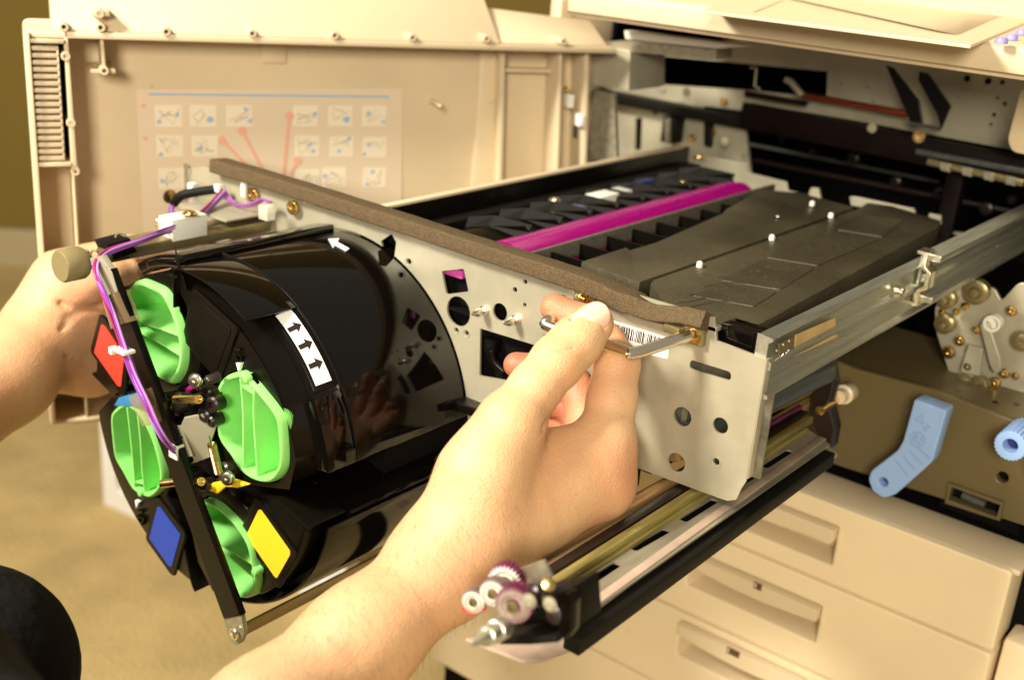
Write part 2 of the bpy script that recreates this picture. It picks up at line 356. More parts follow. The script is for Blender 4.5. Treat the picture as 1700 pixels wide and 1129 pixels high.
# dark beams crossing the opening
def bar(name, a, b, y, h, d, mtl, parent, bev=.0008):
    A = FY(y).at(*a); B = FY(y).at(*b); e = B - A; L = np.linalg.norm(e); fr = Fr(A, e, (0, 0, 1)); e2 = np.cross(fr.n, fr.ex)
    fr.ey = e2 / np.linalg.norm(e2); fr.n = np.cross(fr.ex, fr.ey); m = MB(); m.box((0, -h, -d), (L, 0, 0), fr); return m.build(name, mtl, parent, bev)
bar('cross_beam', (985, 148), (1760, 300), .46, .010, .02, 'black', T)
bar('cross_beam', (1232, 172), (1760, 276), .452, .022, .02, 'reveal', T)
bar('copper_bar', (1330, 152), (1508, 184), .45, .006, .006, mat('copper', (.20, .035, .012), .3, .7), T, .002)
bar('cross_beam', (1520, 246), (1760, 290), .45, .005, .01, 'greybar', T)
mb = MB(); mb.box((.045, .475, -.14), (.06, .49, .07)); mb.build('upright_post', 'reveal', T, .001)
# rods, brackets and studs in the dark of the opening
bar('guide_rod', (1240, 236), (1560, 300), .60, .003, .003, 'greybar', T)
bar('guide_rod', (1250, 262), (1700, 352), .56, .004, .004, 'darkbar', T)
bar('notched_bar', (1540, 262), (1700, 298), .449, .006, .003, 'olive_steel', T)
bar('guide_rod', (1380, 205), (1500, 228), .47, .003, .003, 'steel_dull', T)
for a_ in (1560, 1596, 1632, 1668): sheet('bracket_tab', FY(.447), [px(FY(.447), [(a_, 268 + (a_ - 1560) * .21), (a_ + 18, 272 + (a_ - 1560) * .21), (a_ + 17, 286 + (a_ - 1560) * .21), (a_ + 1, 282 + (a_ - 1560) * .21)])], -.002, 0, 'steel_dull', T, .0003)
for a_, b_, r_ in [(1300, 230, .004), (1420, 262, .006), (1490, 300, .005), (1565, 320, .007), (1640, 345, .006), (1598, 300, .003), (1352, 250, .003), (1682, 330, .004)]:
    mb = MB(); mb.lathe(P(a_, b_, Y=.55), (0, -1, 0), [(0, r_), (.006, r_), (.007, r_ * .7), (.007, r_ * .4), (.004, 0)], 18); mb.build('drive_wheel', 'darkbar', T)
sheet('red_wire_cover', FY(.455), [px(FY(.455), [(1236, 150), (1340, 168), (1336, 176), (1236, 160)])], -.004, 0, 'reveal', T)
bar('guide_rod', (1420, 560), (1600, 600), .42, .003, .003, 'magenta_d', T); bar('guide_rod', (1400, 590), (1560, 632), .36, .003, .003, 'greybar', T)
# black arms hanging from above
F44 = FY(.44)
for pts in ([(1470, 108), (1482, 112), (1526, 168), (1532, 206), (1512, 203)], [(1526, 118), (1540, 122), (1578, 176), (1562, 214), (1556, 190), (1524, 132)]):
    sheet('hanging_arm', F44, [px(F44, pts, 0, .001)], -.003, 0, 'satin', T, .0004)
mb = MB(); mb.tube([P(1512, 204, Y=.44), P(1562, 214, Y=.44)], .0018); mb.build('arm_pin', 'greybar', T)
mb = MB(); mb.box((0, -.002, 0), (.02, .002, .004), Fr(P(1462, 252, Y=.46), (1, 0, .1), (0, 0, 1))); mb.build('green_clip', 'green_clip', T, .001)
mb = MB(); w0 = F44.at; mb.tube([w0(1246, 112), w0(1256, 112), w0(1253, 142), w0(1262, 148)], .0012); mb.build('wire_hook', 'steel', T)
mb = MB(); mb.tube([w0(1304, 132), w0(1312, 134), w0(1332, 158)], .0032); mb.build('hinge_link', 'steel_dull', T)
# front left boxes under the shelf
F30 = FY(.33)
sheet('latch_box', F30, [px(F30, [(984, 70), (1046, 84), (1044, 150), (980, 140)])], -.06, 0, 'steel', T, .0008)
sheet('light_guard', F30, [px(F30, [(1036, 50), (1250, 76), (1190, 80), (1038, 64)])], -.012, 0, 'white', T, .0006); sheet('guard_box', F30, [px(F30, [(1044, 66), (1188, 82), (1186, 99), (1043, 86)])], -.03, -.002, 'steel_dull', T, .0006)
sheet('side_plate', F30, [px(F30, [(985, 150), (1018, 155), (1022, 262), (970, 266)])], -.006, -.002, 'steel_dull', T)
# things fixed on the left of the plate
F47 = FY(.476)
sheet('sensor_bracket', F47, [px(F47, [(1172, 176), (1236, 184), (1232, 192), (1184, 188), (1180, 244), (1172, 240)])], -.004, .004, 'black', fpl)
mb = MB(); p = P(1118, 214, Y=.47); mb.box((p[0] - .008, .46, p[2] - .013), (p[0] + .008, .478, p[2] + .013)); mb.build('sensor_block', 'black', fpl, .001)
mb = MB(); mb.tube(smooth_path([P(1108, 196 + i * 3, Y=.458) + np.array([.004 * (-1) ** i, 0, 0]) for i in range(14)], 3), .0009, 6); mb.build('spring', 'steel_dull', fpl)
for a, b in [(1122, 192), (1202, 168), (1184, 218), (1150, 228)]: screw(fpl, P(a, b, Y=.478), (0, -1, 0), .003)
for a, b in [(1204, 234), (1448, 212), (1100, 148), (1140, 152)]: screw(T, P(a, b, Y=.45), (0, -1, 0), .0032, 'steel', 'stud')
screw(T, P(1526, 226, Y=.45), (0, -1, 0), .004)
mb = MB(); mb.prism(FY(.40), roundp(px(FY(.40), [(1672, 232), (1695, 146), (1760, 150), (1760, 268), (1680, 252)]), .004), -.02, 0); mb.build('side_guard', 'cream_d', T, .002)

# --- olive inner panel below the opening
F27 = FY(.27)
pan = px(F27, [(1300, 560), (1418, 612), (1560, 650), (1700, 705), (1790, 735), (1790, 905), (1380, 770), (1300, 740)], 0, .006)
hh = pc(F27, 1664, 793, .0042); rec = px(F27, [(1582, 806), (1662, 836), (1656, 858), (1576, 828)])
ip = sheet('inner_panel', F27, [pan, hh, rec], -.008, 0, 'olive', T, .0012)
mb = MB(); mb.prism(FY(.278), px(FY(.278), [(1560, 740), (1690, 780), (1690, 890), (1560, 840)]), -.01, 0); mb.build('panel_backing', 'cavity', ip)
sheet('slot_rim', F27, [px(F27, [(1576, 800), (1668, 833), (1662, 864), (1570, 834)], 0, .001), px(F27, [(1582, 807), (1662, 837), (1656, 857), (1576, 828)])], -.002, .003, 'olive', ip, .0005)
mb = MB(); mb.tube([P(1598, 822, Y=.274), P(1636, 838, Y=.274)], .0034, 12); mb.build('latch_roller', 'greybar', ip)
mb = MB(); mb.prism(FZ(-.08), [(.04, .276), (.45, .276), (.45, .40), (.04, .40)], -.003, 0); mb.build('panel_ledge', 'olive', ip)
# --- light blue lever
F23 = FY(.235)
lv = px(F23, [(1518, 662), (1572, 682), (1548, 766), (1536, 778), (1486, 822), (1466, 828), (1448, 816), (1441, 796), (1446, 782), (1490, 748), (1499, 732)], 0, .0025)
lev = sheet('lever', F23, [lv, pc(F23, 1466, 801, .0034)], -.016, 0, 'lever', T, .0014)
mb = MB(); mb.lathe(P(1466, 801, Y=.235) + np.array([0, .0095, 0]), (0, -1, 0), [(0, .0036), (.001, .0036)], 20); mb.build('pivot', mat('dark_blue_recess', (.02, .05, .2), .5), lev)
marks = []
u, v = F23.uv(1523, 730); marks.append(loopmesh(F23, [circ(u, v, .0058, 32), circ(u, v, .0051, 32)], 0, .0003))
marks.append(textmesh('B2', F23, u, v, .0075, .0002, rot=-.25))
u, v = F23.uv(1527, 696); marks.append(loopmesh(F23, [[(u - .004, v - .0015), (u + .0035, v - .003), (u + .001, v + .004)], [(u - .003, v - .0011), (u + .0027, v - .0023), (u + .0009, v + .003)]], 0, .0003))
u, v = F23.uv(1538, 710); marks.append(textmesh('Z', F23, u, v, .006, .0002, rot=-.6))
for i in range(4):
    a = F23.uv(1487 + 12 * i, 764 - 7 * i); b = F23.uv(1508 + 12 * i, 792 - 9 * i - i)
    d = np.array(b) - np.array(a); d /= np.linalg.norm(d); nn_ = np.array([-d[1], d[0]]) * .0004
    marks.append(loopmesh(F23, [[tuple(np.array(a) - nn_), tuple(np.array(b) - nn_), tuple(np.array(b) + nn_), tuple(np.array(a) + nn_)]], -.0001, .0003))
join_meshes('embossed_marks', marks, mat('light_blue_relief', (.20, .33, .60), .5), lev)
# ribbed round knob at the right edge
kb = P(1677, 741, Y=.235); n = 36; prof = []
mb = MB(); ring = [(kb[0] + (.0112 if k % 2 else .0104) * math.cos(2 * math.pi * k / 48), kb[2] + (.0112 if k % 2 else .0104) * math.sin(2 * math.pi * k / 48)) for k in range(48)]
kn = sheet('release_knob', FY(.235), [ring, circ(kb[0], kb[2], .0052)], -.034, 0, 'lever', T, .0006)
mb.lathe(kb + np.array([0, .012, 0]), (0, -1, 0), [(0, .0055), (.001, .0055)]); mb.build('knob_hole', mat('deep_blue', (.02, .04, .14), .5), kn)

# --- paper trays
FY22 = FY(.22)
def xr(z): return .2262
tray_rows = [((1318, 813), (1656, 943), (1201, 900), (1635, 1082)), ((1201, 902), (1635, 1085), (1098, 978), (1560, 1195)), ((1098, 980), (1560, 1198), (1020, 1060), (1500, 1290))]
zs = [P(1656, 941, Y=.22)[2], P(1635, 1083, Y=.22)[2]]; zs.append(zs[1] - .082); zs.append(zs[2] - .082); zs.append(zs[3] - .11)
print('tray z', zs)
tx1 = P(1690, 921, Y=.22)[0]; tx0 = -.30
handles = [((1190, 800), (1392, 876), (1382, 940), (1170, 862)), ((1170, 924), (1364, 1008), (1353, 1068), (1160, 986)), ((1147, 1040), (1340, 1130), (1330, 1190), (1142, 1100))]
handles[0] = ((1262, 842), (1392, 876), (1382, 940), (1225, 870))
hw = None
for i in range(4):
    z1, z0 = zs[i], zs[i + 1] + .0016
    if i < 3:
        hr = FY22.uv(*handles[i][1]); hb = FY22.uv(*handles[i][2]); hx1 = hr[0]; hz1 = hr[1]; hz0 = hb[1]
    else: hz1 = z1 - .02; hz0 = z1 - .052
    hx0 = hx1 - .118 if i else hx1 - .118
    outer = roundp([(tx0, z0), (tx1, z0), (tx1, z1), (tx0, z1)], .004)
    hole = roundp([(hx0, hz0), (hx1, hz0), (hx1, hz1), (hx0, hz1)], .002)
    tr = sheet('paper_tray', FY22, [outer, hole], -.05, 0, 'cream', T, .0022, label=['top cream paper tray with a blank recessed grip', 'second cream paper tray down with a small dark size mark', 'third cream paper tray down with a wider dark size mark', 'lowest cream paper tray'][i])
    mb = MB(); mb.box((hx0 - .004, .250, hz0 - .004), (hx1 + .004, .252, hz1 + .004)); mb.build('grip_recess', 'cream_d', tr)
    # bowed handle lip
    pts = [(hx0 + .0005, hz1 - .0005), (hx1 - .0005, hz1 - .0005)] + [(hx1 - .0005 - (hx1 - hx0 - .001) * t, hz1 - .011 - .004 * math.sin(math.pi * t)) for t in np.linspace(0, 1, 9)]
    h = sheet('tray_handle', FY22, [pts], -.022, .007, 'cream_l', tr, .0012)
    if i in (1, 2):
        u, v = FY22.uv(1258 if i == 1 else 1217, 974 if i == 1 else 1084, .007)
        fr = FY22; w = .0035 if i == 1 else .006
        mk = [loopmesh(fr, [[(u - w, v - .003), (u + w, v - .003), (u + w, v + .003), (u - w, v + .003)], [(u - w + .0007, v - .0022), (u - w + .0024, v - .0022), (u - w + .0024, v + .0022), (u - w + .0007, v + .0022)]], .007, .0073)]
        join_meshes('size_mark', mk, mat('brown_print', (.10, .055, .02), .5), h)
    if i == 0:
        mb = MB(); mb.box((tx0, .224, z1 - .004), (tx1 + .004, .268, z1 + .0005)); mb.build('tray_top', 'cream_l', tr, .0015)
mb = MB(); mb.box((tx1 + .003, .2285, -.75 + .05), (.62, .275, zs[1] + .012)); mb.build('corner_cover', 'cream', T, .004)
mb = MB(); mb.box((tx1 + .004, .262, zs[1] + .014), (.62, .29, zs[0] + .0)); mb.build('lower_side_panel', 'olive', T, .004)
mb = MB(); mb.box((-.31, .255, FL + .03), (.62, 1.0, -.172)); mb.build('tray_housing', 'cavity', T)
# --- gear plate inside the cavity on the right
F36 = FY(.33)
gp = px(F36, [(1568, 476), (1604, 464), (1618, 460), (1640, 476), (1652, 480), (1662, 500), (1690, 470), (1760, 470), (1760, 660), (1590, 652), (1576, 622), (1552, 545), (1552, 512)], 0, .003)
gpl = sheet('gear_plate', F36, [gp], -.004, 0, 'steel', T, .0006)
for a, b, r in [(1576, 494, .0075), (1625, 482, .0095), (1573, 535, .0078)]:
    mb = MB(); mb.lathe(P(a, b, Y=.33), (0, -1, 0), [(0, r), (.008, r), (.009, r * .8), (.0091, r * .5), (.013, r * .35), (.0135, .0005)], 28); mb.build('bearing', 'olive_steel', gpl)
for a, b, r in [(1565, 518, .002), (1589, 517, .002), (1603, 508, .0022), (1621, 548, .0022), (1608, 608, .0035), (1653, 652 - 42, .003), (1680, 516, .003), (1576, 585, .0038), (1594, 566, .003), (1668, 620, .003), (1653, 635, .0032), (1698, 566, .006), (1600, 634, .005), (1630, 637, .005), (1687, 625, .002)]:
    screw(gpl, P(a, b, Y=.322), (0, -1, 0), r, 'brass' if r < .004 else 'olive_steel', 'screw')
F35 = FY(.318)
sheet('link_arm', F35, [px(F35, [(1626, 538), (1640, 534), (1660, 594), (1662, 616), (1652, 622), (1643, 606)], 0, .002)], -.004, 0, 'steel', gpl, .0006)
sheet('link_arm', F35, [px(F35, [(1606, 574), (1630, 580), (1624, 626), (1592, 618)], 0, .001)], -.006, -.002, 'steel', gpl, .0006)
mb = MB(); mb.lathe(P(1652, 534, Y=.325), (0, -1, 0), [(0, .0065), (.008, .0065), (.008, .0045), (.002, .0045), (.002, 0)], 24); mb.build('white_bushing', 'white', gpl)
mb = MB()
for i in range(15):
    a = 1575 + random.random() * 150; b = 648 + random.random() * 26 + (a - 1575) * .26; mb.lathe(P(a, b, Y=.30), (0, -1, .2), [(0, .003 + random.random() * .004), (.01, .003 + random.random() * .003), (.012, .001)], 12)
mb.build('small_mechanism', 'darkbar', T)
# --- fixed rail in the cavity
FR = FX(.124)
rl = MB()
zr0, zr1 = P(1530, 500, X=.124)[2], P(1530, 428, X=.124)[2]; yr0 = .225
for a, b, x0, x1 in [(zr0, zr0 + .005, .120, .132), (zr1 - .005, zr1, .120, .132), (zr0, zr1, .118, .1205), (zr0 + .014, zr0 + .020, .1205, .125)]:
    rl.box((x0, yr0, a), (x1, .80, b))
fx = rl.build('fixed_rail', 'rail', T, .0008)
FYr = FY(yr0 - .004)
cr, cz = .124, (zr0 + zr1) / 2; hh_ = (zr1 - zr0) / 2 + .002
prof = [(.117, hh_), (.1245, hh_), (.1245, hh_ * .45), (.129, hh_ * .3), (.129, -hh_ * .3), (.1245, -hh_ * .45), (.1245, -hh_), (.117, -hh_), (.117, -hh_ + .0025), (.1215, -hh_ + .0025), (.1215, -hh_ * .4), (.126, -hh_ * .25), (.126, hh_ * .25), (.1215, hh_ * .4), (.1215, hh_ - .0025), (.117, hh_ - .0025)]
sheet('rail_end_bracket', FYr, [[(a, cz + b) for a, b in prof]], -.012, .002, 'chrome', fx, .0004)
bar('lower_guide_bar', (1450, 350 + 240), (1600, 640), .40, .004, .006, 'greybar', T)
mb = MB(); mb.box((.19, .24, P(1700, 370, X=.19)[2] - .016), (.20, .5, P(1700, 370, X=.19)[2] - .008)); mb.build('pink_guide', 'magenta_d', T)

# --- the open front door
G = FD
DT = G.uv(820, 5)[1]
def du(pts, o=0.0, r=0.0): return px(G, pts, o, r)
door = None
L = G.uv(62, 400)[0]; Lb = G.uv(105, 690)[1] - .009
tz = G.uv(450, 64, .045)[1]        # the front lip's height
print('door', L, Lb, tz)
rb = G.uv(985, 90)[0]
pan = [(L, Lb), (rb, Lb), (rb, tz + .004), (L, tz + .004)]
D = sheet('front_door', G, [roundp(pan, .006)], -.006, 0, 'cream_d', T, .001, label='cream front door swung wide open showing its ribbed inside')
# shelf like top rim, front lip, left and right rims
mb = MB(); mb.box((L, tz - .004, 0), (rb, tz + .001, .045), G)
mb.build('top_rim', 'cream_l', D, .001)
ua, ub = L + .02, G.uv(824, 60, .03)[0]
def slope(x0, x1, h0, h1, d0, nm):
    m = MB(); vs = []
    for x, hh in ((x0, h0), (x1, h1)): vs += [G.w(x, tz + .0012, d0), G.w(x, tz + hh, -.004), G.w(x, tz + hh, -.012), G.w(x, tz + .0012, -.012)]
    m.add(vs, [(0, 1, 2, 3), (7, 6, 5, 4), (0, 4, 5, 1), (1, 5, 6, 2), (2, 6, 7, 3), (3, 7, 4, 0)]); return m.build(nm, 'cream_l', D, .0012)
slope(ua, ub, .044, .034, .041, 'top_ridge'); slope(ub + .001, rb - .004, .026, .018, .036, 'top_ridge')
Lc = G.uv(108, 100, .045)[0]
mb = MB(); mb.box((L, Lb + .024, 0), (L + .004, tz, .05), G); mb.box((Lc, Lb + .024, 0), (Lc + .0022, tz, .045), G); mb.build('left_rim', 'cream', D, .0008)
mb = MB(); mb.box((L + .001, Lb + .022, 0), (rb - .01, Lb + .0255, .046), G); mb.build('bottom_rim', 'cream', D, .001)
# louvres between the rims
mb = MB(); zt_, zb_ = G.uv(90, 80, .045)[1], G.uv(90, 262, .045)[1]
for k in range(17):
    z = zt_ + (zb_ - zt_) * k / 16; mb.box((L + .004, z - .0016, .02), (Lc - .004, z + .0016, .046), G)
mb.box((Lc - .0055, zb_, .02), (Lc - .004, zt_, .046), G); mb.box((L + .004, zb_ - .006, .0), (Lc, zb_ - .003, .048), G); mb.box((L + .004, zt_ + .004, .0), (Lc, zt_ + .007, .048), G)
mb.build('louvre', 'cream_l', D, .0004)
mb = MB(); mb.box((L + .004, zb_, .008), (Lc, zt_ + .006, .016), G); mb.build('louvre_backing', 'black', D)
# screw bosses: rings with dark holes on the lip and along the ribs
bosses = [(106, 44), (167, 45), (276, 52), (419, 55), (556, 58), (685, 62), (808, 64), (936, 68), (109, 93), (118, 204), (125, 284), (173, 117), (165, 22)]
for a, b in bosses:
    c = G.at(a, b, .046); mb = MB(); mb.lathe(c - G.n * .03, G.n, [(0, .0034), (.030, .0034), (.0305, .003), (.0305, .0016), (.022, .0015), (.022, 0)], 20)
    bo = mb.build('screw_boss', 'cream_l', D); mb = MB(); mb.lathe(c - G.n * .0072, G.n, [(0, .0015), (.0010, .0015)], 16); mb.build('boss_hole', 'ink', bo)
def rib(a, b, o0, o1, t=.0012, nm='rib', m='cream_l'):
    A = np.array(G.uv(*a, o1)); B = np.array(G.uv(*b, o1)); d = (B - A) / np.linalg.norm(B - A); n_ = np.array([-d[1], d[0]]) * t
    mb = MB(); mb.prism(G, [tuple(A - n_), tuple(B - n_), tuple(B + n_), tuple(A + n_)], o0, o1); return mb.build(nm, m, D, .0004)
rib((109, 50), (126, 284), .0, .045); rib((126, 290), (138, 640), .0, .035)
rib((168, 50), (173, 112), .0, .04); rib((150, 118), (192, 118), .0, .04, .0016); rib((152, 22), (182, 22), .0, .045, .002)
rib((836, 68), (826, 560), .0, .02, .002); rib((932, 72), (918, 560), .0, .03, .0014); rib((975, 75), (965, 560), .0, .03, .002)
rib((838, 116), (926, 118), .0, .012, .0016)
mb = MB(); a = G.uv(795, 70)[0]; b = G.uv(832, 70)[0]; mb.prism(G, [(a, Lb + .01), (b, Lb + .01), (b, tz - .004), (a, tz - .004)], 0, .006); mb.build('raised_strip', 'cream_d', D, .005)
mb = MB(); A = G.at(455, 84, .001); mb.box((-.010, -.010, 0), (.010, .010, .0015), Fr(A, G.ex, G.ey)); mb.build('moulded_square', 'cream_d', D, .001)
mb = MB(); A = G.at(714, 166, 0); mb.lathe(A, G.n, [(0, .0025), (.004, .002), (.028, .0014), (.029, .0005)], 12); mb.build('peg', 'cream', D)
# latch hardware near the hinge
for nm, a, w, h, o0, o1, m in [('latch', (948, 168), .007, .012, .012, .022, 'white'), ('hinge_block', (966, 200), .006, .011, .02, .032, 'paper'), ('latch_plate', (958, 215), .003, .016, .012, .018, 'greybar')]:
    A = G.at(*a, o1); mb = MB(); mb.box((-w / 2, -h / 2, o0 - o1), (w / 2, h / 2, 0), Fr(A, G.ex, G.ey)); mb.build(nm, m, D, .0008)
screw(D, G.at(938, 148, .014), G.n, .0024); screw(D, G.at(922, 208, .02), G.n, .0022, 'cream_l', 'peg')
# lower end of the door
# instruction sticker
sq = du([(226, 148), (668, 146), (666, 420), (240, 420)], .0004)
st = sheet('instruction_sticker', G, [sq], .0002, .0006, 'sticker', D)
u0_, v0_ = G.uv(246, 154, .001); u1_, v1_ = G.uv(646, 163, .001)
mb = MB(); mb.box((u0_, v1_ + .0006, .0006), (u1_, v0_, .0009), G); mb.build('sticker_header', 'sky_ink', st)
pics, blobs = [], []
for (a, b) in [(280, 192), (337, 192), (397, 192), (507, 192), (565, 192), (621, 192), (282, 242), (340, 242), (510, 242), (567, 243), (622, 244), (285, 296), (345, 300), (555, 294), (622, 294), (510, 298)]:
    u, v = G.uv(a, b, .001); pics.append([(u - .0105, v - .0088), (u + .0105, v - .0088), (u + .0105, v + .0088), (u - .0105, v + .0088)])
for i, (a, b) in enumerate([(264, 202), (295, 190), (350, 198), (408, 180), (415, 200), (522, 189), (576, 198), (612, 188), (637, 202), (267, 256), (333, 246), (514, 240), (520, 250), (580, 230), (563, 250), (612, 240), (605, 256), (540, 292), (618, 285), (610, 305), (270, 300)]):
    u, v = G.uv(a, b, .001); r = .0028 if i in (2, 6) else .0019
    blobs.append([(u + r * random.uniform(.6, 1.5) * math.cos(t), v + r * random.uniform(.5, 1.2) * math.sin(t)) for t in np.linspace(0, 6.28, 12)[:-1]])
rq = random.Random(11)
M['line_ink'] = mat('sepia_line', (.64, .54, .41), .5)
for p in pics:
    sp_ = sheet('sticker_picture', G, [p], .0006, .0008, 'picto', st); c_ = np.mean(np.array(p), 0); zz = []
    for i in range(9): zz.append(c_ + np.array([rq.uniform(-.0088, .0088), rq.uniform(-.0072, .0072)]))
    m = MB(); m.tube([G.w(q_[0], q_[1], .0009) for q_ in zz], .00035, 4); m.build('line_drawing', 'line_ink', sp_)
for p in blobs: sheet('sticker_blue_mark', G, [p], .0008, .001, 'sky_ink', st)
arr = []
for a, b, r in [((402, 217), (440, 290), .0036), ((369, 233), (425, 290), .0034), ((481, 192), (470, 290), .0036), ((494, 266), (482, 290), .0032)]:
    A, B = np.array(G.uv(*a, .001)), np.array(G.uv(*b, .001)); d = (B - A) / np.linalg.norm(B - A); n_ = np.array([-d[1], d[0]]) * .0013
    arr.append([tuple(A - n_), tuple(B - n_), tuple(B + n_), tuple(A + n_)]); arr.append(circ(A[0], A[1], r))
for a, b in [(238, 175), (241, 229)]: u, v = G.uv(a, b, .001); arr.append(circ(u, v, .0018))
for i, p in enumerate(arr): sheet('sticker_red_pointer', G, [p], .0010, .0011 + .0001 * (i % 2), 'salmon', st)

# --- pale board with a red print standing on the floor behind the cartridges
B0 = P(172, 838, Z=FL); B1 = P(340, 914, Z=FL); e = B1 - B0; e /= np.linalg.norm(e); FBo = Fr((B0[0], B0[1], 0), e, (0, 0, 1))
bx = [(0, FL), (.5, FL), (.5, FBo.uv(300, 660)[1]), (0, FBo.uv(160, 680)[1])]
zt2 = bx[2][1]; bh = roundp([(.032, FL + .035), (.468, FL + .035), (.468, zt2 - .02), (.032, zt2 - .02)], .006)
TB = thing('display_carton', 'pale carton with red print standing behind the cartridges, mostly hidden', 'carton', tuple(B0))
sheet('carton_frame', FBo, [bx, bh], -.03, 0, 'paper', TB, .002)
sheet('printed_face', FBo, [bh], -.025, -.02, 'pink', TB)
sheet('red_print', FBo, [[(.04, FL + .07), (.18, FL + .07), (.18, FL + .17), (.04, FL + .24)]], -.02, -.018, mat('red_print', (.55, .10, .05), .5), TB)
mb = MB(); mb.box((0, FL, -.2), (.5, zt2, -.031), FBo); mb.build('carton_body', 'pink', TB)

# ================================================================= PULL-OUT DRAWER
DR = thing('imaging_drawer', 'metal pull-out drawer with punched front plate, foam strip, side rail and magenta roller', 'machine drawer', (-.12, .2, -.1))
F0 = FY(0)
C0 = (-.211, -.1075)       # axis of the round toner turret (x, z)
outl = px(F0, [(318, 279), (340, 276), (1180, 526), (1186, 528), (1190, 566), (1272, 597), (1238, 800)]) 
edge = px(F0, [(1230, 812), (1222, 830), (1208, 832), (1190, 826), (1060, 778)])
zb0 = F0.uv(1060, 778)[1]
Rh = .1194
arc = [(C0[0] + Rh * math.cos(math.radians(t)), C0[1] + Rh * math.sin(math.radians(t))) for t in np.linspace(-24, 140, 70)]
left = [F0.uv(330, 400)]
xa = arc[0][0]
outer = outl + edge + [(xa + .02, zb0 - .035)] + arc + left + [F0.uv(312, 350)]
holes = []
holes.append(px(F0, [(733, 450), (770, 446), (778, 484), (741, 489)], 0, .0015))
holes.append(pc(F0, 761, 517, .0105)); holes.append(pc(F0, 830, 518, .0060))
holes.append(px(F0, [(797, 545), (888, 573), (884, 640), (796, 624)], 0, .0014))
holes.append(px(F0, [(902, 555), (930, 562), (930, 640), (902, 640)], 0, .001))
holes.append(px(F0, [(1146, 597), (1214, 618), (1213, 633), (1144, 612)], 0, .0028))
holes.append(pc(F0, 1133, 692, .0060)); holes.append(pc(F0, 1196, 707, .0050)); holes.append(pc(F0, 1123, 768, .0060)); holes.append(pc(F0, 1189, 767, .0022))
for a, b, r in [(855, 481, .0018), (872, 468, .0016), (871, 506, .0014), (758, 548, .0017), (775, 553, .0018), (679, 434, .0022)]: holes.append(pc(F0, a, b, r))
holes.append(px(F0, [(632, 400), (650, 388), (658, 402), (655, 425), (636, 416)], 0, .001))
fp = link('front_plate', cdtmesh(F0, [outer] + holes, -.0016, 0, 0), 'steel', DR)
# pressed rings round some holes
mes = []
for a, b, r0, r1 in [(1189, 767, .0030, .0036), (775, 553, .0026, .0031), (758, 548, .0022, .0026), (679, 434, .0030, .0035)]:
    u, v = F0.uv(a, b); sheet('hole_collar', F0, [circ(u, v, r1), circ(u, v, r0)], -.0002, .0004, 'steel', fp)
# right return flange and small top tabs
xr_ = F0.uv(1272, 597)[0]; zr_ = F0.uv(1272, 597)[1]; zbb = F0.uv(1240, 796)[1]
mb = MB(); mb.box((xr_ - .0012, .0003, zbb), (xr_ + .0005, .007, zr_)); mb.build('side_flange', 'steel', fp, .0004)
mb = MB(); a = F0.uv(1172, 536); mb.box((a[0], 0, a[1] - .004), (a[0] + .007, .008, a[1] - .001)); mb.build('top_tab', 'steel', fp, .0004)
# upper part of the plate leaning back under the foam at left
mb = MB()
_p = F0.uv(314, 300); mb.box((_p[0] - .001, .0, _p[1] - .012), (_p[0] + .001, .02, _p[1] + .010)); mb.build('left_tab', 'steel', fp, .0005)
tabz = F0.uv(283, 272)
sheet('upright_tab', FY(.012), [px(FY(.012), [(277, 272), (300, 268), (312, 275), (312, 330), (280, 330)], 0, .0015)], -.0015, 0, 'steel', fp, .0004)
# foam strip
def foampts():
    top = [(360, 276), (500, 316), (650, 360), (800, 406), (930, 446), (1010, 476), (1060, 500), (1110, 512), (1150, 521), (1174, 526)]
    return [FY(-.001).at(a, b) + np.array([0, 0, (.0)]) for a, b in top]
fpz = smooth_path([FY(-.001).at(a, b) for a, b in [(362, 272), (500, 314), (650, 362), (800, 411), (930, 452), (1000, 477), (1040, 497), (1080, 510), (1130, 523), (1176, 535)]], 8)
mb = MB(); n = len(fpz); sec = roundp([(-.0085, -.0045), (.0090, -.0045), (.0092, .0050), (-.0080, .0060)], .0014, 3); vs = []; ns = len(sec)
for i, p in enumerate(fpz):
    tt = i / (n - 1); wob = 1 + .015 * math.sin(i * 1.9) + (.12 * math.exp(-((tt - .69) / .05) ** 2))
    tw = -.45 * max(0, min(1, (tt - .66) / .2)) - .0
    dz = -.001 - .0025 * math.sin(max(0, min(1, (tt - .72) / .2)) * math.pi)
    for y, z in sec:
        yy = y * math.cos(tw) - z * math.sin(tw); zz = y * math.sin(tw) + z * math.cos(tw); vs.append((p[0], p[1] + yy * wob, p[2] + zz * wob + dz))
mb.add(vs, [(i * ns + k, i * ns + (k + 1) % ns, (i + 1) * ns + (k + 1) % ns, (i + 1) * ns + k) for i in range(n - 1) for k in range(ns)] + [tuple(range(ns)), tuple(range((n - 1) * ns, n * ns))])
fo = mb.build('foam_strip', 'foam', DR)
# guide pins
for a, b in [(800, 518), (853, 533)]:
    mb = MB(); mb.lathe(P(a + 5, b - 3, Y=0), (0, -1, 0), [(0, .0034), (.002, .0034), (.002, .0024), (.005, .0024), (.006, .0030), (.009, .0026), (.013, .0008), (.0132, .0001)], 20); mb.build('guide_pin', 'chrome', fp)
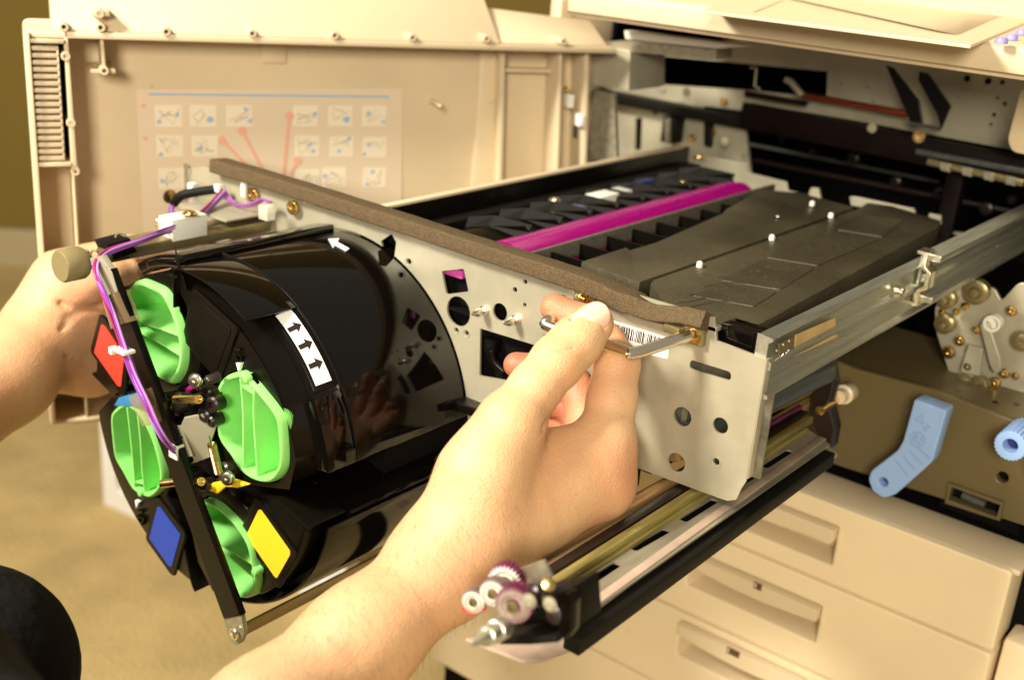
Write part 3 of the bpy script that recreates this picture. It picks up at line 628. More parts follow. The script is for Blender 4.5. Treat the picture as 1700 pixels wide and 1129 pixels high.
# handle bar with two hinged brackets
br = P(1152, 555, Y=-.003); bend = P(1052, 588, Y=-.044); lft = P(904, 539, Y=-.044); bl = P(972, 492, Y=-.003)
hp = [br + np.array([0, .004, 0]), br + (bend - br) * .25, br + (bend - br) * .88]
hp += [bend + np.array([-.002, -.0022, 0]), bend + (lft - bend) * .06, bend + (lft - bend) * .5, lft + (bend - lft) * .04, lft + np.array([.0, .004, .002]), lft + (P(935, 500, Y=-.004) - lft) * .5, P(935, 498, Y=-.004)]
mb = MB(); mb.tube(smooth_path(hp[:3], 4)[:-1] + smooth_path(hp[2:], 6), .0036, 16)
hd = mb.build('handle', 'chrome', DR)
for c, nm in ((br, 0), (bl, 1)):
    mb = MB(); mb.box((c[0] - .008, -.0045, c[2] - .006), (c[0] + .007, -.0002, c[2] + .006)); bk = mb.build('handle_bracket', 'olive_steel', DR, .0008)
    screw(bk, np.array([c[0] + .001, -.0045, c[2]]), (0, -1, 0), .0034)
mb = MB(); mb.box((br[0] - .017, -.010, br[2] - .0015), (br[0] - .006, -.001, br[2] + .0035)); mb.build('hinge_ear', 'olive_steel', hd, .001)
# barcode label
bcq = px(F0, [(1014, 531), (1113, 563), (1110, 594), (1020, 572)], 0, .001)
bc = sheet('barcode_label', F0, [px(F0, [(1005, 528), (1113, 562), (1109, 596), (1000, 570)], 0, .001)], .0001, .0004, 'paper', fp)
mb = MB(); A = np.array(F0.uv(1018, 536)); B = np.array(F0.uv(1100, 561)); d = (B - A); Lg = np.linalg.norm(d); d /= Lg; t = 0; up = np.array([-.06, -1]) * .0075
while t < Lg:
    w = random.choice([.0003, .0003, .0006, .0009]); a = A + d * t; b = A + d * min(t + w, Lg)
    mb.prism(F0, [tuple(a), tuple(b), tuple(b + up), tuple(a + up)], .0004, .0006); t += w + random.choice([.0004, .0006, .0008])
a = np.array(F0.uv(1098, 578)); mb.prism(F0, [tuple(a), tuple(a + [.002, 0]), tuple(a + [.002, -.0012]), tuple(a + [0, -.0012])], .0004, .0006)
mb.build('barcode', 'ink', bc)
# small bright parts seen behind the plate's windows
mb = MB(); mb.box((-.20, .012, -.10), (.04, .014, .016)); mb.build('inner_partition', 'cavity', DR)
mb = MB(); p = P(755, 452, Y=.010); mb.box((p[0] - .012, .006, p[2] - .002), (p[0] + .010, .012, p[2] + .004)); mb.build('magenta_tip', mat('magenta_bit', (.65, .08, .4), .4), DR, .001)
mb = MB(); p = P(818, 576, Y=.006); mb.box((p[0] - .006, .003, p[2] - .004), (p[0] + .004, .011, p[2] + .005)); mb.tube(smooth_path([P(815, 580, Y=.004), P(820, 600, Y=.005), P(838, 618, Y=.008)], 4), .0035, 10); mb.build('inner_latch', 'satin', DR, .0006)
mb = MB(); mb.box((.030, .032, -.075), (.112, .034, .004)); mb.box((.060, .02, -.060), (.064, .034, .0)); mb.build('inner_bracket', 'steel_dull', DR)
# right side rail
XR = xr_
zt1 = P(1250, 578, X=XR)[2]; zb1 = P(1274, 655, X=XR)[2]; h = zt1 - zb1
mb = MB()
FXr = FX(XR)
prf = [(0, zb1), (.003, zb1), (.003, zb1 + .0015), (-.001, zb1 + .003), (-.001, zb1 + .46 * h), (.002, zb1 + .50 * h), (.002, zb1 + .60 * h), (-.0015, zb1 + .66 * h), (-.0015, zt1 - .003), (.001, zt1 - .001), (.001, zt1), (-.008, zt1 + .001), (-.008, zb1)]
n = len(prf); mb.add([(XR + a, .002, b) for a, b in prf] + [(XR + a, .40, b) for a, b in prf], [tuple(range(n)), tuple(range(n, 2 * n))[::-1]] + [(i, (i + 1) % n, n + (i + 1) % n, n + i) for i in range(n)])
rl = mb.build('side_rail', 'rail', DR, .0004)
sheet('masking_tape', FX(XR + .0), [px(FX(XR), [(1321, 556), (1386, 528), (1389, 560), (1318, 592)])], -.0006, .0002, 'tape', rl)
sheet('rivet_plate', FX(XR), [px(FX(XR), [(1292, 570), (1318, 558), (1316, 594), (1294, 602)])], -.0008, .0006, 'olive_steel', rl, .0002)
for a, b in [(1300, 572), (1310, 566), (1300, 588), (1309, 582), (1289, 582), (1292, 598)]:
    mb = MB(); mb.lathe(P(a, b, X=XR + .0004), (1, 0, 0), [(0, .0011), (.0008, .0009), (.0011, .0002)], 10); mb.build('rivet', 'chrome', rl)
mb = MB(); mb.lathe(P(1487, 480, X=XR), (1, 0, 0), [(0, .0034), (.002, .0034), (.002, .0028), (.004, .0028), (.0042, .0036), (.006, .0034), (.0065, .0005)], 16); mb.build('rail_stud', 'chrome', rl)
# covers
def top(pts, z, r=0): return px(FZ(z), pts, 0, r)
ZC = .021
ca = top([(1236, 552), (1206, 546), (1110, 508), (1080, 470), (1085, 464), (1425, 346), (1440, 336), (1480, 341), (1562, 366), (1558, 376)], ZC, .001)
mb = MB(); mb.prism(FZ(0), ca, ZC - .020, ZC); c1 = mb.build('right_cover', 'cover', DR, .0008)
cb = top([(1062, 466), (965, 432), (1040, 408), (1046, 413), (1090, 400), (1200, 352), (1205, 346), (1262, 312), (1330, 318), (1418, 342)], ZC, .001)
mb = MB(); mb.prism(FZ(0), cb, ZC - .012, ZC - .001); c2 = mb.build('left_cover', 'cover', DR, .0008)
# wavy low ribs moulded into the right cover
mb = MB(); fz = FZ(ZC)
for i in range(5):
    a0, b0 = 1100 + i * 22, 500 - i * 12
    pts = smooth_path([fz.at(a0 + 24 * k, b0 - 2.0 * k + 14 + 3 * math.sin(k * 1.3 + i), -.0008) for k in range(6)], 4); mb.tube(pts, .0016, 8)
mb.build('moulded_ribs', 'cover', c1)
for pp_ in ([(1196, 466), (1262, 432), (1352, 446), (1296, 482)], [(1150, 492), (1192, 470), (1290, 486), (1252, 510)], [(1272, 428), (1380, 386), (1460, 398), (1358, 442)], [(1390, 382), (1440, 358), (1500, 366), (1466, 394)]):
    me_ = loopmesh(fz, [px(fz, pp_, 0, .002)], -.0006, .0007, .0005); link('raised_panel', me_, 'cover', c1)
# side openings under the right cover, ribs and magenta glimpses
xs = P(1250, 560, Z=ZC)[0]
mb = MB(); mb.prism(FX(xs + .0012), [P2 for P2 in [(.02, ZC - .017), (.28, ZC - .017), (.30, ZC - .003), (.02, ZC - .003)]], -.0008, .0004); sp = mb.build('side_recess', 'cavity', c1)
for k, yy in enumerate([.09, .15, .21, .265]):
    mb = MB(); mb.box((xs + .0004, yy, ZC - .017), (xs + .0030, yy + .0012, ZC - .003)); mb.build('side_rib', 'satin', c1)
    mb = MB(); mb.tube([(xs + .0015, yy - .045, ZC - .015), (xs + .0015, yy - .012, ZC - .013)], .0024, 8); mb.build('magenta_smudge', 'magenta_d', c1)
mb = MB(); p = P(1222, 548, Z=ZC - .004); mb.box((.083, .006, .004), (.106, .024, .0235)); mb.build('corner_block', 'gloss', DR, .002)
for a, b, cc_ in [(1348, 338, 1), (1379, 358, 1), (1281, 395, 1), (1161, 440, 1)]:
    mb = MB(); mb.lathe(FZ(ZC).at(a, b + 3), (0, 0, 1), [(0, .0022), (.0030, .0021), (.0040, .0012), (.0042, .0003)], 14); mb.build('cover_clip', 'white', DR)
for a, b in [(1306, 439), (1291, 359), (1483, 367)]:
    mb = MB(); mb.lathe(FZ(ZC).at(a, b), (0, 0, 1), [(0, .0016), (.0006, .0014), (.0012, .0003)], 12); mb.build('cover_rivet', 'chrome', DR)
# rear plate and its tabs
F46 = FY(.455)
rp = px(F46, [(1100, 262), (1128, 250), (1238, 272), (1240, 286), (1306, 302), (1308, 316), (1352, 326), (1352, 350), (1100, 350)])
sheet('rear_plate', F46, [rp], -.002, 0, 'steel', DR, .0004)
for pts in ([(1345, 318), (1348, 311), (1360, 312), (1364, 330), (1344, 328)], [(1412, 326), (1420, 326), (1518, 346), (1522, 360), (1414, 340)], [(1543, 354), (1563, 357), (1563, 372), (1543, 368)]):
    sheet('rear_tab', FY(.44), [px(FY(.44), pts, 0, .0006)], -.002, .002, 'steel', DR, .0003)
# left wall
xl = -.203
mb = MB(); mb.box((xl - .004, .005, -.02), (xl, .455, .026)); lw = mb.build('left_wall', 'satin', DR, .0006)
mb = MB(); mb.box((xl - .006, .0, .0262), (xl + .001, .44, .0285)); mb.build('cream_edge', 'cream_l', lw, .0006)
mb = MB(); mb.box((xl - .013, -.0, .0225), (xl - .0065, .45, .0255)); mb.build('glass_edge', 'clear', lw, .0006)
mb = MB(); mb.box((xl, .002, -.022), (.10, .455, -.020)); mb.build('drawer_floor', 'cavity', DR)
mb = MB(); mb.box((xl + .002, .02, .004), (xl + .018, .45, .012)); mb.build('inner_ledge', 'black', DR, .001)
# black ribbed duct left of the roller
mb = MB(); mb.prism(FY(0), [(-.172, -.004), (-.120, .004), (-.120, .012), (-.150, .016), (-.172, .010)], -.40, -.05); du_ = mb.build('ribbed_duct', 'satin', DR, .001)
for k in range(9):
    y = .08 + k * .038
    mb = MB(); mb.add([(-.172, y, .010), (-.150, y, .0165), (-.118, y + .002, .0125), (-.118, y + .010, .0225), (-.150, y + .006, .0235), (-.172, y + .003, .018)], [(0, 1, 4, 5), (1, 2, 3, 4)]); mb.add([(-.150, y, .0165), (-.118, y + .012, .0125), (-.118, y + .0, .0235)], [(0, 1, 2)])
    r_ = mb.build('duct_rib', 'black', du_, smooth=False)
    sm = r_.modifiers.new('thickness', 'SOLIDIFY'); sm.thickness = .001
mb = MB(); p = P(1002, 322, Z=.026); fr = Fr(P(986, 326, Z=.022), (-.1, 1, 0), (-1, -.1, 0)); fr.n = -fr.n
mb = MB(); a = P(990, 336, Z=.016); mb.box((a[0] - .010, a[1] - .004, .006), (a[0] + .006, a[1] + .045, .022)); mb.build('white_block', 'white', DR, .0015)
mb = MB(); mb.box((a[0] - .009, a[1] - .05, .006), (a[0] + .004, a[1] - .005, .016)); mb.build('grey_connector', mat('grey_lilac', (.16, .15, .26), .4), DR, .001)
mb = MB(); mb.tube(smooth_path([(a[0] - .01, a[1] + .05, .014), (a[0] - .012, a[1] + .09, .017), (a[0] - .004, a[1] + .13, .013)], 4), .005, 8); mb.build('dark_blue_hose', mat('dark_blue', (.02, .03, .12), .35), DR)
for a, b in [(966, 350), (1133, 304), (921, 333), (1160, 262)]: screw(DR, P(a, b, Z=.018), (0, 0, 1), .0036, 'brass' if a != 921 else 'chrome')
# magenta roller in its trough
mb = MB(); mb.lathe((-.102, .040, .003), (0, 1, 0), [(0, .0195), (.322, .0195), (.323, .0180), (.336, .0175), (.337, 0)], 40); mr = mb.build('magenta_roller', 'magenta', DR)
mb = MB(); mb.lathe((-.1175, .040, .0150), (0, 1, 0), [(0, .0028), (.325, .0028)], 12); mb.lathe((-.0860, .040, .0150), (0, 1, 0), [(0, .0030), (.325, .0030)], 12); mb.build('magenta_guide', 'magenta', DR)
mb = MB(); mb.box((-.0830, .04, .008), (-.0795, .40, .0200)); mb.build('felt_edge', mat('grey_felt', (.10, .085, .06), .95, 0, .0008, 900, .3, 300), DR, .0008)
mb = MB(); mb.box((-.080, .03, -.01), (-.02, .42, .002)); sb = mb.build('slot_bed', 'cavity', DR)
for k in range(10):
    y = .062 + k * .034; mb = MB(); mb.box((-.079, y, 0), (-.028, y + .0010, .017)); mb.build('slot_rib', 'satin', DR)
# ---------- upper left wiring bracket
mb = MB(); mb.box((-.352, -.045, .0065), (-.295, -.0005, .008)); wb_ = mb.build('wiring_bracket', 'steel', DR, .0004)
def conn(name, a, b, y, w, d, h, m='white'):
    p = P(a, b, Y=y); mb = MB(); mb.box((p[0] - w / 2, y - d / 2, p[2] - h / 2), (p[0] + w / 2, y + d / 2, p[2] + h / 2)); return mb.build(name, m, DR, .0006)
conn('cable_post', 320, 320, -.02, .006, .006, .016); conn('cable_post', 306, 340, -.025, .010, .006, .004)
conn('white_connector', 304, 374, -.075, .016, .030, .016); conn('white_connector', 443, 352, -.02, .010, .008, .011, 'clear'); conn('white_connector', 363, 312, -.012, .006, .005, .006)
conn('cable_post', 405, 312, -.004, .005, .003, .014)
for a, b, y, ax in [(267, 368, -.06, (-1, -1, 0)), (315, 356, -.075, (0, 0, 1)), (420, 323, -.003, (0, -1, 0)), (486, 344, -.004, (0, -1, 0)), (282, 326, -.03, (-1, 0, 0))]: screw(DR, P(a, b, Y=y), ax, .0042)
mb = MB(); mb.tube(smooth_path([P(288, 338, Y=-.03), P(302, 324, Y=-.028), P(330, 318, Y=-.02), P(358, 314, Y=-.012)], 5), .0036, 10); mb.build('black_sleeve', 'black', DR)
mb = MB(); a = P(318, 368, Y=-.04); mb.box((-.352, -.10, -.012), (-.318, -.004, -.009)); mb.box((-.330, -.09, -.009), (-.326, -.006, -.004)); mb.build('slide_base', 'olive_steel', DR, .0006)
# ---------- long shaft with thumb screw at the left
kc = P(128, 436, Y=-.160); s1 = P(500, 366, Y=.0); xk, zk = kc[0], kc[2]
mb = MB(); mb.box((xk - .007, -.142, zk - .003), (xk + .007, .0, zk + .006)); sh = mb.build('guide_shaft', 'olive_steel', DR, .002)
mb = MB(); kk = P(112, 440, Y=-.176); mb.lathe(kk + np.array([0, .005, 0]), (0, -1, 0), [(-.022, .0015), (-.006, .002), (-.006, .0098), (-.004, .0108), (.009, .0108), (.0105, .0098), (.0106, 0)], 36); mb.build('thumb_screw', mat('khaki_knob', (.235, .185, .085), .42), DR)
mb = MB()
for j in range(40):
    pass
pts = [kk + np.array([.006 * math.cos(t) , .010 + t * .0007, .006 * math.sin(t)]) for t in np.linspace(0, 18, 90)]; mb.tube(pts, .0006, 6); mb.build('thumb_screw_spring', 'chrome', DR)
mb = MB(); a = P(146, 425, Y=-.158); mb.lathe(a, (0, -1, 0), [(0, .0048), (.0015, .0048), (.002, .003), (.0021, 0)], 20); a2 = P(147, 436, Y=-.160); mb.lathe(a2, (0, -1, 0), [(0, .003), (.003, .003), (.004, .001)], 14); mb.build('pivot_tab', 'steel', DR)
sheet('shaft_clip', FX(xk + .0078), [px(FX(xk + .0078), [(178, 406), (216, 396), (228, 418), (190, 432)])], -.016, .0, 'black', DR, .0006)
mb = MB(); mb.tube(smooth_path([P(196, 402, Y=-.13), P(192, 391, Y=-.128), P(202, 388, Y=-.12), P(216, 396, Y=-.115)], 4), .0007, 6); mb.build('wire_loop', 'steel_dull', DR)
# ---------- slanting lock bar across the cartridges
F17 = FY(-.166)
lb = sheet('lock_bar', F17, [px(F17, [(158, 452), (265, 742), (371, 1029), (399, 1023), (298, 752), (184, 446)])], -.005, 0, 'satin', DR, .0008)
sheet('bar_end', F17, [px(F17, [(150, 428), (168, 424), (186, 452), (196, 484), (176, 492), (160, 460)], 0, .001)], -.004, .0006, 'steel', lb, .0003)
sheet('bar_foot', F17, [px(F17, [(368, 1026), (398, 1020), (404, 1052), (398, 1070), (388, 1074), (378, 1064)], 0, .003), ], -.004, -.001, 'steel_dull', lb, .0003)
screw(lb, P(389, 1053, Y=-.167), (0, -1, 0), .0030, 'chrome')
sheet('clear_sleeve', F17, [px(F17, [(178, 498), (192, 545), (217, 534), (197, 484)])], -.008, .004, 'sleeve', lb, .001)
sheet('clear_sleeve', F17, [px(F17, [(229, 655), (254, 704), (270, 699), (252, 643)])], -.006, .008, 'sleeve', lb, .001)
ft = P(395, 1052, Y=-.160); mb = MB(); mb.box((ft[0] - .001, -.163, ft[2] - .004), (ft[0] + .001, -.0, ft[2] + .005)); mb.build('bottom_stay', 'olive_steel', DR, .0005)
# purple wires: one per strand, from the hub up the bar, back along the shaft and round to the connectors
base = [(303, 752, -.158), (283, 742, -.170), (262, 712, -.176), (243, 668, -.176), (222, 622, -.175), (205, 574, -.175), (188, 524, -.175), (172, 486, -.175), (160, 458, -.174), (160, 436, -.168), (176, 420, -.155), (200, 410, -.142), (232, 400, -.125), (268, 385, -.10), (306, 372, -.075), (330, 358, -.055), (350, 340, -.035), (370, 318, -.015)]
cols = ['purple', 'lilac', 'purple', 'red_wire', 'purple', 'lilac']
for j in range(6):
    dx, dz = (j % 3 - 1) * .0021, (j // 3) * .0019 - .001
    pts = []
    for i, (a, b, y) in enumerate(base):
        p = P(a, b, Y=y); w = .0012 * math.sin(i * .9 + j * 2.1) * (1.6 if i > 11 else .7); pts.append(p + np.array([dx + w, .0008 * math.cos(i + j), dz + w * .8]))
    mb = MB(); mb.tube(smooth_path(pts, 6), .00085, 8); mb.build('wire', cols[j], DR)
for j in range(4):
    pts = [P(370, 318, Y=-.015), P(378 + j, 332 + j, Y=-.018), P(395, 340 + 1.6 * j, Y=-.02), P(415, 338 + 1.5 * j, Y=-.018), P(434, 330 + j, Y=-.014), P(446, 336, Y=-.014)]
    mb = MB(); mb.tube(smooth_path([p + np.array([0, .001 * j, .0]) for p in pts], 6), .0008, 8); mb.build('wire', ['purple', 'lilac', 'red_wire', 'lilac'][j], DR)
for j in range(3):
    pts = [P(288, 338, Y=-.03), P(281 + 3 * j, 346, Y=-.036), P(282 + 3 * j, 356, Y=-.05)]
    mb = MB(); mb.tube(smooth_path(pts, 5), .0009, 8); mb.build('wire', ['purple', 'lilac', 'purple'][j], DR)
mb = MB(); a = P(199, 583, Y=-.178); mb.box((a[0] - .006, -.180, a[2] - .0012), (a[0] + .007, -.171, a[2] + .0012)); mb.box((a[0] - .007, -.182, a[2] - .003), (a[0] - .003, -.177, a[2] + .002)); mb.build('cable_tie', 'white', DR, .0008)

# ---------- hub in the middle of the turret
mb = MB(); mb.lathe((C0[0], -.128, C0[1]), (0, 1, 0), [(0, .0), (.0, .030), (.005, .034), (.17, .034)], 32); mb.build('turret_core', 'cavity', DR)
mb = MB(); rnd = random.Random(3)
for a, b in [(278, 664), (290, 680), (296, 660), (268, 672), (284, 694), (330, 640), (345, 650), (352, 672), (338, 690), (345, 632), (318, 664), (350, 700), (300, 780), (320, 790), (338, 806), (286, 778), (372, 780), (384, 790), (365, 800), (312, 772), (296, 800), (272, 690)]:
    mb = MB(); p = P(a, b, Y=-.146 - rnd.random() * .012); d = ((rnd.random() - .5) * .5, -1, (rnd.random() - .5) * .5); r = .0028 + rnd.random() * .0025
    mb.lathe(p, d, [(-.008, r), (.0, r), (.0012, r * .75), (.0012, r * .4), (-.001, r * .35), (-.001, 0)], 14)
    mb.build('hub_roller', 'darkbar', DR)
sheet('hub_plate', FY(-.160), [px(FY(-.160), [(265, 706), (298, 707), (318, 758), (291, 764), (284, 752)])], -.0015, 0, 'steel', DR, .0003)
Fh = Fr(P(300, 706, Y=-.160), (.75, .66, 0), (0, 0, 1))
sheet('hub_block', Fh, [px(Fh, [(300, 708), (306, 694), (352, 684), (362, 700), (350, 736), (358, 756), (316, 772), (322, 764), (318, 758)])], -.002, 0, 'steel', DR, .0004)
screw(DR, P(286, 722, Y=-.160), (0, -1, 0), .0032)
sheet('hub_mark', FY(-.160), [px(FY(-.160), [(282, 735), (303, 724), (304, 727), (283, 738)])], 0, .0003, 'ink', DR)
mb = MB(); a = P(296, 748, Y=-.163); mb.box((a[0] - .005, -.167, a[2] - .005), (a[0] + .004, -.161, a[2] + .005)); mb.build('hub_connector', 'white', DR, .0006)
for a, b, c, d_ in [(292, 663, 330, 663), (304, 802, 334, 800), (300, 800, 268, 804), (268, 684, 272, 704)]:
    A, B = P(a, b, Y=-.156), P(c, d_, Y=-.162); mb = MB(); mb.lathe(A, B - A, [(0, .0028), (np.linalg.norm(B - A), .0028), (np.linalg.norm(B - A), .0018), (np.linalg.norm(B - A) - .002, .0017), (np.linalg.norm(B - A) - .002, 0)], 16); mb.build('hub_pin', 'brass', DR)
for a, b in [(325, 632), (378, 794)]: screw(DR, P(a, b, Y=-.158), (.4, -1, .2), .0036, 'chrome', 'hub_bolt')
A, B = P(350, 732, Y=-.160), P(364, 790, Y=-.160); pts = []
for k in range(300):
    t = k / 299; th = t * 2 * math.pi * 22; c = A + (B - A) * (.08 + .84 * t); pts.append(c + .0024 * np.array([math.cos(th), math.sin(th) * 1.0, 0]))
mb = MB(); mb.tube(pts, .00055, 6); mb.tube(smooth_path([A + np.array([-.001, 0, .003]), A, A + (B - A) * .08], 3), .0006, 6); mb.tube(smooth_path([B - (B - A) * .08, B, B + np.array([.002, 0, -.002])], 3), .0006, 6); mb.build('tension_spring', 'brass', DR)
mb = MB(); mb.prism(FY(-.150), px(FY(-.150), [(352, 812), (358, 800), (390, 794), (418, 803), (400, 808), (380, 806), (366, 818)]), 0, .003); mb.build('yellow_shutter', 'yellow', DR, .0005)
mb = MB(); mb.prism(FY(-.144), px(FY(-.144), [(190, 674), (198, 660), (216, 655), (232, 661), (236, 676)]), -.01, .001); mb.build('blue_shutter', 'bluehub', DR, .001)
mb = MB(); mb.prism(FY(-.140), px(FY(-.140), [(308, 646), (316, 640), (320, 646), (312, 652)]), -.004, .001); mb.build('magenta_shutter', 'magenta', DR, .0005)

# ================================================================= TONER CARTRIDGES
CAPS = dict(
 K=[(362.7,641.8),(374,627.6),(388,623),(399.5,622),(419,639),(436,659),(453,681),(462,698),(466,727),(467.6,763.7),(463,783),(448,799),(425,798),(402,783.5),(382.5,755),(362.7,724),(360,670)],
 M=[(205.7,513.6),(209,490.6),(220.6,472),(232,468.7),(248,474.5),(269,486),(283,511),(294,541),(301,576),(299,610),(287.5,631),(280.6,635.8),(260,624),(239,610.4),(225,587),(213.7,555),(209,541)],
 C=[(184.4,694),(190,681.5),(207,670),(223,678),(240,700),(256,735),(268,783.5),(265,809),(249,825),(236,822),(220,812),(204,783.5),(191.5,761),(186.7,729)],
 Y=[(325,852),(330,839.5),(340,833),(360,842),(384,864),(402,886.6),(414,911),(420,939),(424,963.5),(419,986),(404,993),(389,988),(372,978),(357,944),(342,904),(330,874)])
DIV = dict(
 K=[[(397, 628), (401, 680), (402, 730), (402, 784)], [(420, 644), (419, 690), (422, 740), (426, 796)]],
 M=[[(208, 515), (240, 538), (270, 548), (296, 558)], [(210, 545), (232, 553), (262, 569), (300, 592)]],
 C=[[(209, 676), (214, 720), (219, 770), (222, 812)], [(226, 683), (231, 730), (234, 780), (238, 816)]],
 Y=[[(330, 868), (345, 890), (380, 915), (420, 940)], [(342, 896), (356, 905), (385, 930), (422, 962)]])
LABS = dict(M=([(172, 537), (178, 541), (210, 590), (204, 641), (199, 640), (160, 584)], 'red'),
            C=([(265, 840), (269, 841), (303, 887), (288, 941), (283, 938), (251, 893)], 'blue'),
            Y=([(433, 845), (437, 846), (485, 914), (485, 920), (463, 959), (459, 956), (412, 888)], 'yellow'),
            K=([(330, 497), (334, 498), (386, 546), (386, 552), (363, 613), (358, 610), (316, 560)], 'satin_face'))
ANG = dict(K=26, M=116, C=206, Y=296)
SIDE = dict(K=[(.0419, .1105), (.031, .083), (.042, .0515), (.056, .038)],
            M=[(.061, .103), (.040, .082), (.046, .052), (.052, .036)],
            C=[(.0556, .107), (.050, .074), (.046, .052), (.052, .036)],
            Y=[(.0687, .0925), (.064, .088), (.048, .070), (.0444, .050), (.052, .036)])
YF = -.140
NAMES = dict(K='black toner cartridge with black label and white arrow sticker, nearest and largest of the four', M='toner cartridge with a red diamond label behind the slanting bar', C='toner cartridge with a blue diamond label at the lower left of the turret', Y='toner cartridge with a yellow diamond label at the bottom of the turret')
def loc2w(k, x, y):
    a = math.radians(ANG[k]); return (C0[0] + x * math.cos(a) - y * math.sin(a), C0[1] + x * math.sin(a) + y * math.cos(a))
def sector(k, r, a0, a1, side=True, n=28):
    pts = [(r * math.cos(t), r * math.sin(t)) for t in np.radians(np.linspace(a0, a1, n))]
    if side: pts += SIDE[k]
    pts += [(.034, .020), (.032, -.020), (.048, -.034), (.085, -.040)]
    return [loc2w(k, *p) for p in pts]
def cyl(k, r, a0, a1, y0, y1, t=.0015, n=24, m=2, r2=None):   # curved shell piece around the turret axis (angles relative to the cartridge)
    mb = MB(); vs = []
    for tt in (0, t):
        for j in range(m + 1):
            y = y0 + (y1 - y0) * j / m; rr = r + ((r2 if r2 else r) - r) * j / m + tt
            for i in range(n + 1):
                a = math.radians(ANG[k] + a0 + (a1 - a0) * i / n); vs.append((C0[0] + rr * math.cos(a), y, C0[1] + rr * math.sin(a)))
    w = n + 1; o = w * (m + 1); fs = []
    for j in range(m):
        for i in range(n):
            p = j * w + i; fs += [(p, p + 1, p + w + 1, p + w), (o + p, o + p + w, o + p + w + 1, o + p + 1)]
    for i in range(n): fs += [(i, o + i, o + i + 1, i + 1), (m * w + i, m * w + i + 1, o + m * w + i + 1, o + m * w + i)]
    for j in range(m): fs += [(j * w, (j + 1) * w, o + (j + 1) * w, o + j * w), (j * w + n, o + j * w + n, o + (j + 1) * w + n, (j + 1) * w + n)]
    mb.add(vs, fs); return mb
FYF = FY(YF)
def on_cyl(a, b, r):
    d = ray(a, b); o = np.array([CAM[0] - C0[0], CAM[2] - C0[1]]); dd = np.array([d[0], d[2]]); A_ = dd @ dd; B_ = 2 * o @ dd; C_ = o @ o - r * r; t = (-B_ - math.sqrt(B_ * B_ - 4 * A_ * C_)) / (2 * A_); return CAM + d * t
for k in 'KMCY':
    ctr = loc2w(k, .07, .02)
    TC = thing('toner_cartridge', NAMES[k], 'toner cartridge', (ctr[0], -.05, ctr[1]), 'toner cartridges in the round turret')
    a1 = {'K': 69, 'M': 59, 'C': 62, 'Y': 53}[k]
    if k == 'K':
        w_ = [(0, on_cyl(a, b, rr_)[1]) for a, b, rr_ in [(462, 518, .1140), (484, 512, .1160), (548, 632, .1160), (524, 641, .1140)]]; YS = (w_[0][1] + w_[3][1]) / 2; YE = (w_[1][1] + w_[2][1]) / 2; YB = YE + .004; pz = on_cyl(536, 637, .1165); ALO = math.degrees(math.atan2(pz[2] - C0[1], pz[0] - C0[0])); pz2 = on_cyl(469, 667, .118); print('sticker y', YS, YE, ALO, pz2, math.degrees(math.atan2(pz2[2] - C0[1], pz2[0] - C0[0])) - 26)
        mb = MB(); mb.prism(FYF, sector(k, .1183, -19, 68), -.20, YF - YB); body = mb.build('body', 'gloss', TC, .0012)
        cone = lambda y: .1012 + (y - YF) / (YB - YF) * .0158
        s0_, s1_ = sector(k, cone(YF), -14, 66), sector(k, cone(YB - .0003), -14, 66); nn3 = len(s0_)
        mb = MB(); mb.add([FYF.w(u, v, 0) for u, v in s0_] + [FYF.w(u, v, YF - YB + .0003) for u, v in s1_], [tuple(range(nn3)), tuple(range(nn3, 2 * nn3))[::-1]] + [(i, (i + 1) % nn3, nn3 + (i + 1) % nn3, nn3 + i) for i in range(nn3)]); face = mb.build('face', 'satin_face', TC, .0022)
        for (b0, b1, y0, y1, r, t, m) in [(33, 69, YF - .004, YB - .0002, .1167, .0016, 'gloss'), (-19, ALO - 26 - 3.0, YF + .0125, YB - .0002, .1060, .0120, 'gloss')]:
            o = cyl(k, r, b0, b1, y0, y1, t); ob = o.build('hood' if b0 == 33 else 'ridge', m, TC, .0005)
        cyl(k, cone(YS - .006) - .0004, -13, 33.5, YS - .006, YS - .0045, .0012).build('ridge', 'satin', TC, .0003)
        mb = MB(); A = loc2w(k, .1172 * math.cos(math.radians(69)), .1172 * math.sin(math.radians(69))); B = loc2w(k, .0905 * math.cos(math.radians(71)), .0905 * math.sin(math.radians(71)))
        dd = np.array(B) - np.array(A); nn2 = np.array([-dd[1], dd[0]]); nn2 = nn2 / np.linalg.norm(nn2) * -.0012
        mb.prism(FYF, [A, B, tuple(np.array(B) + nn2), tuple(np.array(A) + nn2)], -.10, .004); mb.build('hood_side', 'gloss', TC, .0004)
    else:
        mb = MB(); mb.prism(FYF, sector(k, .1178 if k == 'Y' else .1165, -19, a1), -.20, -.0345); body = mb.build('body', 'gloss', TC, .0015)
        mb = MB(); mb.prism(FYF, sector(k, .1120, -17, a1 - 2), -.034, 0); face = mb.build('face', 'satin_face', TC, .0022)
        o = cyl(k, {'Y': .1193, 'C': .1180, 'M': .1190}[k], {'Y': -19, 'C': 34, 'M': 22}[k], a1, YF + .012, -.004, .0016); o.build('hood', 'gloss', TC, .0005)
        if k == 'M':
            cyl(k, .1150, -19.5, 6, YF + .006, -.004, .0080).build('hood', 'gloss', TC, .0012); cyl(k, .1150, -19.5, -2, YF + .002, YF + .02, .006).build('hood_step', 'gloss', TC, .002)
    # raised pad on the face round the colour label
    lp, lm = LABS[k]
    q = np.array([FYF.uv(a, b) for a, b in lp]); c_ = q.mean(0)
    pad = [tuple(c_ + (p - c_) * 1.32) for p in q]
    sheet('label_pad', FYF, [roundp(pad, .004)], -.001, .0014, 'satin_face', face, .0007)
    sheet('colour_label', FYF, [roundp([tuple(p) for p in q], .0008)], .0014, .0018, lm, TC)
